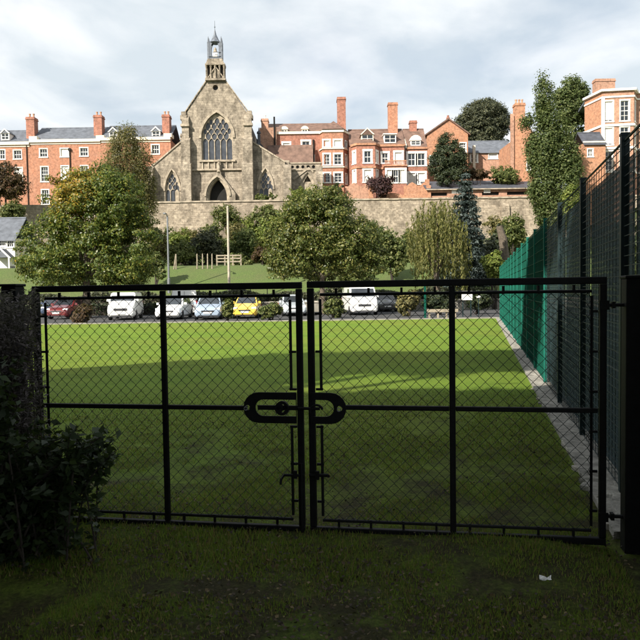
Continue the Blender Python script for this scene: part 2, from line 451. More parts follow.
def plate_mesh(name, outer, holes=(), t=0.3):
    """flat plate in the xz plane with holes, its front at y=0 and its back at y=t"""
    cu = bpy.data.curves.new('tmp', 'CURVE'); cu.dimensions = '2D'; cu.fill_mode = 'BOTH'; cu.extrude = t / 2
    for poly in [outer] + list(holes):
        sp = cu.splines.new('POLY'); sp.points.add(len(poly) - 1); sp.use_cyclic_u = True
        for q, (a, b) in zip(sp.points, poly): q.co = (a, b, 0, 1)
    ob = bpy.data.objects.new('tmp', cu)
    me = bpy.data.meshes.new_from_object(ob)
    bpy.data.objects.remove(ob); bpy.data.curves.remove(cu)
    me.transform(Matrix(((1, 0, 0, 0), (0, 0, -1, t / 2), (0, 1, 0, 0), (0, 0, 0, 1))))
    me.name = name
    for p in me.polygons: p.use_smooth = False
    return me
def arch(x0, x1, z0, zs, za, n=7):
    """outline of a pointed opening: sill z0, springing zs, apex za"""
    c = (x0 + x1) / 2; w = (x1 - x0) / 2; h = za - zs
    r = (w * w + h * h) / (2 * w)
    pts = [(x0, z0), (x1, z0), (x1, zs)]
    cx = x1 - r
    a1 = math.atan2(h, c - cx)
    for i in range(1, n + 1):
        a = a1 * i / n
        pts.append((cx + r * math.cos(a), zs + r * math.sin(a)))
    cx = x0 + r
    for i in range(n - 1, -1, -1):
        a = a1 * i / n
        pts.append((cx - r * math.cos(a), zs + r * math.sin(a)))
    return pts
def leaf_shape(cx, z0, z1, w, n=6):
    """pointed vesica used in tracery"""
    out = []
    for i in range(2 * n):
        a = 2 * math.pi * i / (2 * n)
        out.append((cx + math.sin(a) * w / 2 * abs(math.sin(a)) ** 0.25, (z0 + z1) / 2 - math.cos(a) * (z1 - z0) / 2))
    return out

# ------------------------------------------------------------------ terrain
GATE_L, GATE_R = Vector((-2.06, 5.02)), Vector((1.87, 4.41))
FX, FS = 1.215, 0.235                                   # the court fence runs along x = FX + FS*y
FIELD_END = 39.5
def sm(a, b, x):
    t = min(1, max(0, (x - a) / (b - a))); return t * t * (3 - 2 * t)
def ter(x, y):
    if y < 58: return 0.0
    if y <= 100: return 4.7 * sm(57, 75, y) * 0.55 + 4.7 * 0.45 * min(1, (y - 58) / 14) + 0.8 * sm(76, 90, y) + 3.6 * sm(88, 100, y)
    return 14.55
xs = np.concatenate([np.linspace(-600, -90, 8), np.linspace(-80, 80, 65), np.linspace(90, 600, 8)])
ys = np.concatenate([np.linspace(-300, -40, 6), np.linspace(-30, 56, 30), np.linspace(58, 100, 43), [100.2], np.linspace(104, 160, 8), np.linspace(200, 1500, 9)])
mb = MB()
for j, y in enumerate(ys):
    for x in xs:
        mb.v.append((x, y, ter(x, y) if y <= 100 else 14.55))
nx = len(xs)
for j in range(len(ys) - 1):
    for i in range(nx - 1):
        mb.f.append((j * nx + i, j * nx + i + 1, (j + 1) * nx + i + 1, (j + 1) * nx + i))
tag(mb.build('ground', 'bank_grass', fix=False), 'grassy ground rising in a bank to the town wall', kind='structure')
# field, laid over the ground, gently uneven
nxf, nyf = 150, 210
mb = MB()
gx = np.linspace(-26, 12, nxf)
gy = np.concatenate([np.linspace(-6, 2.6, 12), np.linspace(2.7, 9, 110), np.linspace(9.2, FIELD_END, 88)])
def field_z(x, y):
    near = (1 - sm(5.5, 14, y)) * min(1.0, max(0.0, (FX + FS * y - .3 - x) / .45))
    return 0.008 + 0.028 * near + 0.012 * near * (math.sin(x * 2.3 + y * 1.1) + math.sin(x * 5.1 - y * 3.7) * 0.5 + math.sin(y * 4.3 + 1.7 * x)) + 0.02 * near
for y in gy:
    for t_ in np.linspace(0, 1, nxf):
        x = -26 + t_ * (FX + FS * max(y, -2) + 26.0)
        mb.v.append((x, y, field_z(x, y)))
for j in range(len(gy) - 1):
    for i in range(nxf - 1):
        mb.f.append((j * nxf + i, j * nxf + i + 1, (j + 1) * nxf + i + 1, (j + 1) * nxf + i))
fld = mb.build('field', 'turf', fix=False, smooth=True)
tag(fld, 'mown grass playing field behind the gate', kind='structure')
# car park strip with its pale kerb
mb = MB().box((-60, FIELD_END + 0.25, -0.3), (60, 57, 0.012))
tag(mb.build('car_park', 'asphalt'), 'tarmac car park beyond the grass', kind='structure')
kerb = MB()
x = -30.0
kroot = empty('kerb', (0, FIELD_END + 0.1, 0)); tag(kroot, 'pale concrete kerb along the far edge of the field', kind='structure')
kme = MB().box((-0.455, -0.075, -0.1), (0.455, 0.075, 0.075)).mesh('kerb_stone'); kme.materials.append(MATS['kerb_stone'])
for k in range(44):
    link('kerb_stone', kme, None, kroot, (-26 + k * 0.92, 0, random.uniform(-.008, .008)))

# ------------------------------------------------------------------ town wall
wz0, wz1 = 7.0, P(217, 200.5, 100).z
wall = empty('town_wall', (0, 100, wz0), label='long weathered stone retaining wall below the church and brick houses', cat='wall')
Xw0, Xw1 = P(152, 205, 100).x, P(533, 205, 100).x
mb = MB().prism([(99.75, wz0 - 1), (101.0, wz0 - 1), (101.0, wz1 - 0.25), (100.0, wz1 - 0.25)], -75, Xw1 + 60, 'x')
mb.build('wall_body', 'wall_stone', wall)
cop = MB().box((-0.72, -0.15, 0), (0.72, 0.9, 0.22)).mesh('coping_stone'); cop.materials.append(MATS['stone_trim'])
n_c = 70
for k in range(n_c):
    xx = Xw0 - 14 + k * 1.45
    link('coping_stone', cop, None, wall, (xx, 0, wz1 - 0.25 - wz0 + random.uniform(-.02, .03)))
for xx in (P(263, 205, 100).x, P(340, 205, 100).x, P(428, 205, 100).x, P(505, 205, 100).x):      # shallow piers
    MB().prism([(99.15, wz0 - 1), (99.9, wz0 - 1), (99.95, wz1 - 1.0), (99.6, wz1 - 1.4)], xx - 0.55, xx + 0.55, 'x').build('pier', 'wall_stone', wall)

# ------------------------------------------------------------------ buildings: helpers
_wc = {}
def window_meshes(w, h, cols, rows, surround):
    key = (round(w, 2), round(h, 2), cols, rows, round(surround, 2))
    if key in _wc: return _wc[key]
    w, h = key[0], key[1]
    f = MB(); e = 0.075
    x0, x1, z0, z1 = -w / 2, w / 2, 0, h
    f.box((x0, -0.02, z0), (x0 + e, 0.06, z1)).box((x1 - e, -0.02, z0), (x1, 0.06, z1))
    f.box((x0 + e, -0.02, z1 - e), (x1 - e, 0.06, z1)).box((x0 + e, -0.02, z0), (x1 - e, 0.06, z0 + e))
    for i in range(1, cols):
        xx = x0 + e + (w - 2 * e) * i / cols
        f.box((xx - 0.022, 0.0, z0 + e), (xx + 0.022, 0.045, z1 - e))
    for i in range(1, rows):
        zz = z0 + e + (h - 2 * e) * i / rows
        t = 0.04 if (rows % 2 == 0 and i == rows // 2) else 0.022
        f.box((x0 + e, 0.002, zz - t), (x1 - e, 0.043, zz + t))
    fm = f.mesh('window'); fm.materials.append(MATS['white_paint'])
    gm = MB().box((x0 + 0.03, 0.05, z0 + 0.03), (x1 - 0.03, 0.075, z1 - 0.03)).mesh('pane'); gm.materials.append(MATS['glass'])
    bm_ = MB().box((x0 + 0.06, 0.028, z0 + h * 0.08), (x1 - 0.06, 0.048, z1 - 0.06)).mesh('blind'); bm_.materials.append(MATS['blind'])
    s = surround
    sm_ = MB()
    if s > 0:
        sm_.box((x0 - s, -0.17, z0 - 0.02), (x0 + 0.004, 0.05, z1)).box((x1 - 0.004, -0.17, z0 - 0.02), (x1 + s, 0.05, z1))
        sm_.box((x0 - s - 0.02, -0.18, z1 - 0.004), (x1 + s + 0.02, 0.05, z1 + s * 1.1))
    sm_.box((x0 - s - 0.06, -0.24, z0 - 0.16), (x1 + s + 0.06, 0.04, z0 - 0.004))
    smm = sm_.mesh('sill'); smm.materials.append(MATS['white_paint'])
    _wc[key] = (fm, gm, bm_, smm)
    return _wc[key]
def seg(A, B):
    A, B = Vector((A[0], A[1])), Vector((B[0], B[1]))
    u = (B - A); L = u.length
    return A, L, math.atan2(u.y, u.x)
def place(o, A, ang, root, u, z, d=0.0):
    """put o at distance u along a wall line starting at A; d is how far into the wall"""
    ca, sa = math.cos(ang), math.sin(ang)
    r = wloc(root)
    o.location = (A.x + ca * u - sa * d - r.x, A.y + sa * u + ca * d - r.y, z - r.z)
    o.rotation_euler = (0, 0, ang)
    o.parent = root
def add_window(root, A, ang, u, z, w, h, cols=3, rows=4, surround=0.1, blind=False, sm_mat=None, d=0.14):
    fm, gm, bm_, smm = window_meshes(w, h, cols, rows, surround)
    f = link('window', fm, None); place(f, A, ang, root, u, z, d)
    link('pane', gm, None, f)
    if blind: link('blind', bm_, None, f)
    link('sill', smm, None, f)
    return f
def wall_seg(root, A, B, z0, z1, wins=(), mat='brick', t=0.35, top=None, name='wall'):
    """one straight wall; wins: (u, z, w, h, opts); top: extra outline points (u,z) from the right eave to the left"""
    A, L, ang = seg(A, B)
    outer = [(0, z0), (L, z0), (L, z1)] + (top or []) + [(0, z1)]
    holes = [[(u - w / 2, z), (u + w / 2, z), (u + w / 2, z + h), (u - w / 2, z + h)] for u, z, w, h, *_ in wins]
    me = plate_mesh(name, [(a, b - z0) for a, b in outer], [[(a, b - z0) for a, b in q] for q in holes], t)
    o = link(name, me, mat); place(o, A, ang, root, 0, z0)
    for u, z, w, h, *opt in wins:
        add_window(root, A, ang, u, z, w, h, **(opt[0] if opt else {}))
    return o
def band(root, pts, z0, z1, proud=0.12, mat='white_paint', name='cornice', t=0.3):
    """a projecting course along a wall line"""
    mb = MB()
    P2 = [Vector((p[0], p[1])) for p in pts]
    def nrm(i):
        ns = []
        for a, b in ((i - 1, i), (i, i + 1)):
            if 0 <= a and b < len(P2):
                u = (P2[b] - P2[a]).normalized(); ns.append(Vector((u.y, -u.x)))
        n = sum(ns, Vector((0, 0)))
        n = n / max(0.3, n.length_squared) * len(ns) if len(ns) > 1 else n
        return n
    for i in range(len(P2) - 1):
        a, b = P2[i], P2[i + 1]; na, nb = nrm(i), nrm(i + 1)
        ao, bo, ai, bi = a + na * proud, b + nb * proud, a - na * t, b - nb * t
        mb.hull8([(*ao, z0), (*bo, z0), (*bi, z0), (*ai, z0), (*ao, z1), (*bo, z1), (*bi, z1), (*ai, z1)])
    return mb.build(name, mat, root)
def chimney(root, x, y, z0, z1, w, d, pots=2, mat='brick_red', pot='terracotta'):
    k = y / root.location.y
    x *= k; z1 = CAM_H + (z1 - CAM_H) * k
    mb = MB().box((x - w / 2, y - d / 2, z0), (x + w / 2, y + d / 2, z1 - 0.42))
    mb.box((x - w / 2 - .09, y - d / 2 - .09, z1 - 0.42), (x + w / 2 + .09, y + d / 2 + .09, z1 - 0.25))
    mb.box((x - w / 2 - .03, y - d / 2 - .03, z1 - 0.25), (x + w / 2 + .03, y + d / 2 + .03, z1))
    c = mb.build('chimney', mat, root)
    for k in range(pots):
        xx = x + (k - (pots - 1) / 2) * w / max(1, pots) * 0.95
        MB().lathe([(.17, 0), (.14, .1), (.15, .55), (.19, .6), (.19, .7), (.11, .7)], (xx, y, z1 - 0.02)).build('chimney_pot', pot, c, smooth=False)
    return c
def ridge_roof(root, x0, x1, y0, y1, ze, zr, over=0.25, mat='slate', yr=None):
    """pitched roof with the ridge along x"""
    yr = (y0 + y1) / 2 if yr is None else yr
    zr = CAM_H + (zr - CAM_H) * yr / y0
    s = (zr - ze) / (yr - y0)
    mb = MB().prism([(y0 - over, ze - over * s), (yr, zr), (y1 + over, ze - over * s), (y1 + over, ze - over * s - .12), (yr, zr - .14), (y0 - over, ze - over * s - .12)], x0, x1, 'x')
    o = mb.build('roof', mat, root)
    MB().prism([(yr - .16, zr - .08), (yr, zr + .09), (yr + .16, zr - .08)], x0 + .01, x1 - .01, 'x').build('ridge_tiles', mat, root)
    return o
def dormer(root, x, y, z, w, h, depth, roof='gable', mat='white_paint', rmat='slate'):
    """dormer window: cheeks, roof and sash"""
    d = MB().box((x - w / 2, y, z), (x - w / 2 + .14, y + depth, z + h)).box((x + w / 2 - .14, y, z), (x + w / 2, y + depth, z + h))
    d.box((x - w / 2 + .14, y, z), (x + w / 2 - .14, y + .1, z + .15)).box((x - w / 2 + .14, y, z + h - .15), (x + w / 2 - .14, y + .1, z + h))
    o = d.build('dormer', mat, root)
    if roof == 'gable':
        MB().prism([(x - w / 2 - .18, z + h - .05), (x + w / 2 + .18, z + h - .05), (x, z + h + w * .5)], y - .12, y + depth + .6, 'y').build('dormer_roof', rmat, o)
        MB().prism([(x - w / 2 - .2, z + h - .08), (x, z + h + w * .5 + .06), (x + w / 2 + .2, z + h - .08), (x + w / 2 - .05, z + h - .08), (x, z + h + w * .5 - .16), (x - w / 2 + .05, z + h - .08)], y - .2, y - .12, 'y').build('bargeboard', mat, o)
    elif roof == 'arch':
        n = 8
        arc = [(x + (w / 2 + .12) * math.cos(math.pi * i / n), z + h - .02 + w * .5 * math.sin(math.pi * i / n)) for i in range(n + 1)]
        MB().prism(arc, y - .12, y + depth + .4, 'y').build('dormer_roof', mat, o)
    else:
        MB().hull8([(x - w / 2 - .15, y - .2, z + h), (x + w / 2 + .15, y - .2, z + h), (x + w / 2 + .15, y + depth + .5, z + h + .1), (x - w / 2 - .15, y + depth + .5, z + h + .1),
                    (x - w / 2 - .15, y - .2, z + h + .12), (x + w / 2 + .15, y - .2, z + h + .12), (x + w / 2 + .15, y + depth + .5, z + h + .22), (x - w / 2 - .15, y + depth + .5, z + h + .22)]).build('dormer_roof', mat, o)
    gl = MB().box((x - w / 2 + .14, y + .05, z + .15), (x + w / 2 - .14, y + .09, z + h - .15)).build('pane', 'glass', o)
    b = MB().box((x - .03, y + .0, z + .15), (x + .03, y + .06, z + h - .15)).box((x - w / 2 + .14, y + .002, z + h * .5 - .03), (x + w / 2 - .14, y + .058, z + h * .5 + .03))
    b.build('glazing_bar', 'white_paint', o)
    return o
GZ = 14.55           # ground level on the plateau

# ------------------------------------------------------------------ church
CY = 105.0
cf = Fr(CY, 217.5, 160)
S = CY / FPX                                   # metres per photo pixel at the front
cx0 = cf.X(217.5); cz0 = GZ
church = empty('church', (cx0, CY, cz0), label='gothic sandstone church with steep gable, traceried window and slim bellcote', cat='church')
def cX(px): return (px - 217.5) * S            # local metres
def cZ(py): return cf.Z(py) - cz0
def cplate(name, outer, holes, t, mat, parent=church, y=0.0):
    return link(name, plate_mesh(name, outer, holes, t), mat, parent, (0, y, 0) if parent == church else tuple(Vector((0, y, 0)) - Vector(parent.location)))
HW = 5.0
z_sh, z_ap = cZ(116), cZ(67)
big = arch(-2.4, 2.4, cZ(160), cZ(138), cZ(112.5), 9)
portal_hole = arch(-1.35, 1.35, 0.0, 1.75, cZ(179.5))
rose = [(0.42 * math.cos(a) - 0.1, cZ(87.5) + 0.42 * math.sin(a)) for a in [2 * math.pi * i / 10 for i in range(10)]]
cplate('wall', [(-HW, -0.4), (-1.35, -0.4), (1.35, -0.4), (HW, -0.4), (HW, z_sh), (0, z_ap), (-HW, z_sh)], [big, arch(-1.35, 1.35, 0.02, 1.75, cZ(179.5)), rose], 0.9, 'church_stone')
# coping on the gable
sl = (z_ap - z_sh) / HW
for s_ in (-1, 1):
    mb = MB()
    n_ = 11
    for k in range(n_):
        a, b = k / n_, (k + 0.94) / n_
        xa, xb = HW * (1 - a) + .25 * (1 - a), HW * (1 - b) + .25 * (1 - b)
        za, zb = z_sh + (z_ap - z_sh) * a - .1, z_sh + (z_ap - z_sh) * b - .1
        q = MB().hull8([(s_ * xa, -.18, za), (s_ * xb, -.18, zb), (s_ * xb, .95, zb), (s_ * xa, .95, za),
                        (s_ * (xa + .06), -.18, za + .15), (s_ * (xb + .06), -.18, zb + .15), (s_ * (xb + .06), .95, zb + .15), (s_ * (xa + .06), .95, za + .15)])
        q.build('coping_stone', 'stone_trim', church, world=False)
    # kneeler with its little cap at the foot of the gable
    MB().box((s_ * HW - .5, -.35, z_sh - .55), (s_ * HW + .5, .95, z_sh + .12)).box((s_ * HW - .36, -.22, z_sh + .12), (s_ * HW + .36, .7, z_sh + .7)).build('kneeler', 'church_stone', church, world=False)
# great window
def in_arch(x, z, x0, x1, zs, za, m):
    c = (x0 + x1) / 2; w = (x1 - x0) / 2; h = za - zs; r = (w * w + h * h) / (2 * w)
    if z <= zs: return x0 + m < x < x1 - m
    return math.hypot(x - (x1 - r), z - zs) < r - m and math.hypot(x - (x0 + r), z - zs) < r - m
def tracery(x0, x1, zs, za, z_start, pitch, wv, hv, m, start=1):
    """net of pointed lights filling the head of an arch"""
    out = []; row = start; c = (x0 + x1) / 2; z = z_start
    while z < za:
        for k in range(-6, 7):
            cx_ = c + (k + (.5 if row % 2 else 0)) * pitch
            for sc in (1, .72, .5):
                q = leaf_shape(cx_, z - hv / 2 * sc, z + hv / 2 * sc, wv * sc)
                if all(in_arch(a, b, x0, x1, zs, za, m) for a, b in q):
                    out.append(q); break
        z += hv * .56; row += 1
    return out
zl_ = cZ(142)
tr = cplate('window', big, [arch(-2.24 + i * .92, -2.24 + i * .92 + .80, cZ(160) + .1, zl_, zl_ + .62, 4) for i in range(5)]
            + tracery(-2.4, 2.4, cZ(138), cZ(112.5), zl_ + .98, .92, .76, 1.26, .1)[0:60], 0.22, 'stone_trim', y=.34)
link('pane', plate_mesh('pane', big, [], .05), 'leaded_glass', tr, (0, .14, 0))
def hood(name, pts_in, grow, t, y, parent=church, mat='stone_trim'):
    """moulding round the arched part of an opening"""
    c = Vector((sum(p[0] for p in pts_in) / len(pts_in), pts_in[2][1]))
    outer = []
    a = pts_in[2:]
    for i, p in enumerate(a):
        q = Vector(p); prv = Vector(a[max(0, i - 1)]); nx_ = Vector(a[min(len(a) - 1, i + 1)])
        t_ = (nx_ - prv).normalized(); n = Vector((t_.y, -t_.x))
        outer.append(tuple(q + n * grow))
    inner = [tuple(Vector(p)) for p in a]
    poly = outer + inner[::-1]
    return cplate(name, poly, [], t, mat, parent, y)
hood('window_hood', big, .36, .2, -.16)
hood('window_hood', arch(-2.4, 2.4, cZ(160), cZ(138), cZ(112.5), 9), .16, .3, -.1)
MB().box((-2.75, -.28, cZ(160) - .3), (2.75, .2, cZ(160) - .01)).build('window_sill', 'stone_trim', church, world=False)
# blind arcade under the window
for i in range(6):
    xx = -2.3 + i * .92
    MB().box((xx - .1, -.16, cZ(169)), (xx + .1, .05, cZ(160) - .3)).build('arcade_shaft', 'stone_trim', church, world=False)
MB().box((-HW + .9, -.3, cZ(170.6)), (HW - .9, .1, cZ(169))).build('string_course', 'stone_trim', church, world=False)
# portal with gabled hood
pg = [(-2.7, 0), (2.7, 0), (2.7, 2.3), (.35, cZ(173)), (-.35, cZ(173)), (-2.7, 2.3)]
porch = cplate('porch', [(-2.7, -.4), (2.7, -.4)] + pg[2:], [arch(-1.75, 1.75, -.02, 1.85, cZ(177.6))], .55, 'church_stone', y=-.62)
cplate('arch_moulding', arch(-1.75, 1.75, 0, 1.85, cZ(177.6)), [arch(-1.52, 1.52, .01, 1.8, cZ(178.7))], .3, 'stone_trim', porch, y=-.42)
cplate('arch_moulding', arch(-1.52, 1.52, 0, 1.8, cZ(178.7)), [arch(-1.35, 1.35, .01, 1.75, cZ(179.7))], .3, 'stone_trim', porch, y=-.2)
hood('arch_hood', arch(-1.75, 1.75, 0, 1.85, cZ(177.6)), .3, .25, -.78, porch)
MB().box((-1.6, .7, 0), (1.6, .78, 5.2)).build('door', 'dark_void', church, world=False)
# statue above the portal
MB().lathe([(.05, -.1), (.3, .0), (.32, .12), (.22, .2), (.26, .5), (.2, 1.1), (.24, 1.35), (.1, 1.5), (.14, 1.62), (.13, 1.8), (.04, 1.9)], (0.25, -.6, cZ(173) + .05), 8).build('statue', 'stone_trim', church, world=False)
# buttresses flanking the front
for s_, xa, xb in ((-1, 3.85, 5.4), (1, 3.85, 5.5)):
    for (a, b, yo, za, zb) in ((xa, xb, -1.5, -.4, cZ(166)), (xa + .15, xb - .05, -1.0, cZ(166), cZ(141)), (xa + .35, xb - .15, -.55, cZ(141), cZ(120))):
        x0, x1 = sorted((s_ * a, s_ * b))
        MB().prism([(yo, za), (.06, za), (.06, zb + .75), (.0, zb + .75), (yo, zb)], x0, x1, 'x').build('buttress', 'church_stone', church, world=False)
    x0, x1 = sorted((s_ * (xa + .25), s_ * (xb)))
    MB().box((x0, -.8, cZ(127)), (x1, 0, cZ(124.5))).build('buttress_cap', 'stone_trim', church, world=False)
# aisles
for s_, outx, ztop, zlow in ((-1, cX(152.5), cZ(138), cZ(165)), (1, cX(284), cZ(141), cZ(163))):
    x_in = s_ * HW
    c_w = cX(171.3) if s_ < 0 else cX(264.5)
    aw = arch(c_w - 1.1, c_w + 1.1, .55, 2.9, cZ(168.5), 6)
    outer = [(outx, -.4), (x_in, -.4), (x_in, ztop), (outx, zlow)]
    if s_ > 0: outer = [(x_in, -.4), (outx, -.4), (outx, zlow), (x_in, ztop)]
    cplate('aisle_wall', outer, [aw], .7, 'church_stone', y=.5)
    t_ = cplate('window', aw, [arch(c_w - .98 + i * .69, c_w - .98 + i * .69 + .58, .62, 2.7, 3.15, 3) for i in range(3)]
                + tracery(c_w - 1.1, c_w + 1.1, 2.9, cZ(168.5), 3.56, .69, .56, .92, .07), .18, 'stone_trim', y=.72)
    link('pane', plate_mesh('pane', aw, [], .05), 'leaded_glass', t_, (0, .12, 0))
    hood('window_hood', aw, .26, .2, .36)
    n_ = 6
    for k in range(n_):
        a, b = k / n_, (k + .95) / n_
        xa, xb = outx + (x_in - outx) * a, outx + (x_in - outx) * b
        za, zb = zlow + (ztop - zlow) * a, zlow + (ztop - zlow) * b
        MB().hull8([(xa, .35, za), (xb, .35, zb), (xb, 1.25, zb), (xa, 1.25, za), (xa, .35, za + .26), (xb, .35, zb + .26), (xb, 1.25, zb + .26), (xa, 1.25, za + .26)]).build('coping_stone', 'stone_trim', church, world=False)
    # lean-to roof behind the coping
    MB().prism([(outx, zlow - .15), (x_in, ztop - .15), (x_in, ztop - .4), (outx, zlow - .4)], 1.2, 24, 'y').build('aisle_roof', 'clay_tile', church, world=False)
    xo0, xo1 = sorted((outx - s_ * .2, outx + s_ * 1.0))
    for (yo, za, zb) in ((-1.2, -.4, cZ(180)), (-.6, cZ(180), cZ(169))):
        MB().prism([(yo, za), (.55, za), (.55, zb + .6), (.4, zb + .6), (yo, zb)], xo0, xo1, 'x').build('buttress', 'church_stone', church, world=False)
    MB().box((min(outx, outx - s_ * .6), 1.2, -.4), (max(outx, outx - s_ * .6), 24, zlow - .4)).build('side_wall', 'church_stone', church, world=False)
# little stone turret on the right aisle
MB().box((cX(257), .9, cZ(147)), (cX(259.6), 1.5, cZ(133))).lathe([(.16, 0), (.34, .1), (.3, .35), (.1, .55), (.05, 1.0)], (cX(258.3), 1.2, cZ(133)), 8).build('pinnacle', 'slate_dark', church, world=False)
MB().hull8([(cX(255.5), 1.6, cZ(150)), (cX(268), 1.6, cZ(152.5)), (cX(268), 8, cZ(152.5)), (cX(255.5), 8, cZ(150)), (cX(255.5), 1.6, cZ(137)), (cX(256.2), 1.6, cZ(137)), (cX(256.2), 8, cZ(137)), (cX(255.5), 8, cZ(137))]).build('lean_to', 'slate_dark', church, world=False)
MB().lathe([(.2, 0), (.26, .1), (.1, .35), (.22, .6), (.03, 1.1)], (cX(180.5), 1.1, cZ(138)), 8).build('pinnacle', 'church_stone', church, world=False)
# nave roof and walls behind the gable
MB().prism([(-HW + .2, z_sh - .35), (HW - .2, z_sh - .35), (0, z_ap - .55)], .91, 30, 'y').build('roof', 'slate', church, world=False)
for s_ in (-1, 1):
    MB().box((min(s_ * (HW - .9), s_ * (HW - .25)), .91, -.4), (max(s_ * (HW - .9), s_ * (HW - .25)), 30, z_sh - .36)).build('side_wall', 'church_stone', church, world=False)
# bellcote: arcaded base, lantern with gables, spirelet
zb = cZ(79)
bell = MB().box((-1.58, -.45, zb - .3), (1.5, 1.1, zb)).build('bellcote', 'church_stone', church, world=False)
bx = -0.05
for i in range(5):
    xx = bx - 1.34 + i * .67
    MB().lathe([(.19, 0), (.19, .2), (.12, .3), (.12, cZ(65.5) - zb - .35), (.2, cZ(65.5) - zb - .15), (.2, cZ(65.5) - zb)], (xx, -.15, zb), 8).build('column', 'church_stone', bell, world=False)
    MB().lathe([(.19, 0), (.19, .2), (.12, .3), (.12, cZ(65.5) - zb - .35), (.2, cZ(65.5) - zb - .15), (.2, cZ(65.5) - zb)], (xx, .75, zb), 8).build('column', 'church_stone', bell, world=False)
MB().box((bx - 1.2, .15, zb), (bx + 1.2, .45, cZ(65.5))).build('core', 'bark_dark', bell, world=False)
z1 = cZ(65.5)
MB().box((bx - 1.5, -.42, z1), (bx + 1.5, 1.02, z1 + .22)).prism([(bx - 1.4, z1 + .22), (bx + 1.4, z1 + .22), (bx + 1.1, z1 + .95), (bx - 1.1, z1 + .95)], -.3, .9, 'y').build('cornice', 'church_stone', bell, world=False)
z2 = z1 + .95; z3 = cZ(43)
for sx in (-1, 1):
    for yy in (-.1, .7):
        MB().box((bx + sx * .98 - .15, yy - .15, z2), (bx + sx * .98 + .15, yy + .15, z3)).lathe([(.2, 0), (.12, .3), (.03, .95)], (bx + sx * .98, yy, z3), 6).build('lantern_post', 'lead', bell, world=False)
cplate('lantern_gable', [(bx - .84, z2), (bx + .84, z2), (bx + .84, z3), (bx, cZ(36.5)), (bx - .84, z3)], [arch(bx - .6, bx + .6, z2 + .3, z3 - .8, z3 + .35, 5)], .18, 'lead', bell, y=-.2)
cplate('lantern_gable', [(bx - .84, z2), (bx + .84, z2), (bx + .84, z3), (bx, cZ(36.5)), (bx - .84, z3)], [arch(bx - .6, bx + .6, z2 + .3, z3 - .8, z3 + .35, 5)], .18, 'lead', bell, y=.62)
MB().lathe([(.34, 0), (.32, .1), (.22, .3), (.2, .55), (.08, .7), (.03, .8)], (bx, .3, z2 + 1.1), 10).build('bell', 'stone_trim', bell, world=False, smooth=True)
MB().box((bx - .34, .0, z2 + .1), (bx + .34, .5, z2 + 1.0)).build('bell_stand', 'white_paint', bell, world=False)
MB().lathe([(.9, 0), (.55, .5), (.22, 1.25), (.07, 1.9), (.06, 2.0)], (bx, .3, z3 + .1), 8).build('spirelet', 'lead', bell, world=False)
MB().tube([(bx, .3, z3 + 2.0), (bx, .3, cZ(20))], [.045, .025], 6).lathe([(.03, 0), (.12, .1), (.03, .22)], (bx, .3, z3 + 2.4), 6).build('finial', 'lead', bell, world=False)
for i in range(2):
    MB().tube([(bx - .9 + i * .6, -.3, z2 + .35 + .6 * i), (bx + .9, -.3, z2 + .35 + .6 * i)], .05, 5).build('louvre_rail', 'lead', bell, world=False)

# side chapel with pierced parapet and clay roof
cr = empty('side_chapel', (cf.X(303), CY + 1.2, GZ), label='low sandstone chapel with pierced parapet and arched recess right of the church', cat='chapel')
xl, xr = (cf.X(286) - cf.X(303)), (cf.X(321) - cf.X(303))
zp = cf.Z(163.5) - GZ
za_ = lambda py: cf.Z(py) - GZ
circ = lambda cx, cz, r, n=8: [(cx + r * math.cos(2 * math.pi * i / n), cz + r * math.sin(2 * math.pi * i / n)) for i in range(n)]
me = plate_mesh('wall', [(xl, -.4), (xr, -.4), (xr, zp), (xl, zp)], [circ(xl + .9 + i * .82, za_(166.6), .26) for i in range(5)] + [arch(-.95, 2.2, .4, 1.7, za_(172), 6)], .6)
link('wall', me, 'church_stone', cr)
me = plate_mesh('blind_arch', arch(-.95, 2.2, .4, 1.7, za_(172), 6), [arch(-.5, 1.75, .5, 1.6, za_(175), 5)], .2); link('blind_arch', me, 'stone_trim', cr, (0, .25, 0))
MB().box((-1.0, .45, .3), (2.25, .55, 4.2)).build('recess', 'stone_trim', cr, world=False)
MB().box((xl, .4, za_(168.8)), (xr, .5, za_(164.5))).build('parapet_back', 'slate_dark', cr, world=False)
mb = MB()
mb.box((xl - .1, -.15, za_(170.3)), (xr + .1, .0, za_(169.2))).build('string_course', 'stone_trim', cr, world=False)
MB().box((xl - .1, -.12, zp), (xr + .1, .7, zp + .22)).build('parapet_coping', 'stone_trim', cr, world=False)
MB().prism([(xl + 1, za_(178)), (xl + 3.4, za_(167)), (xr - 1.2, za_(171)), (xr - 1.2, za_(172.8)), (xl + 3.4, za_(169)), (xl + 1.1, za_(180))], -.14, -.01, 'y').build('gable_hood', 'stone_trim', cr, world=False)
x0, x1 = cf.X(266) - cf.X(303), cf.X(313) - cf.X(303)
zrc = CAM_H + (cf.Z(146) - CAM_H) * (CY + 4.2) / CY - GZ
MB().prism([(1.0, za_(164.5)), (3.0, zrc), (3.7, za_(164.5))], x0, x1, 'x').build('roof', 'clay_tile', cr, world=False)
MB().box((x0 + .2, 1.2, -.4), (x1 - .2, 3.6, za_(165))).build('rear_wall', 'church_stone', cr, world=False)
for k, px in enumerate((285.5, 319)):
    xx = cf.X(px) - cf.X(303)
    MB().prism([(-1.1, -.4), (.1, -.4), (.1, za_(160 if k == 0 else 166)), (-.2, za_(160 if k == 0 else 166)), (-.5, za_(172)), (-1.1, za_(178))], xx - .55, xx + .55, 'x').build('buttress', 'church_stone', cr, world=False)

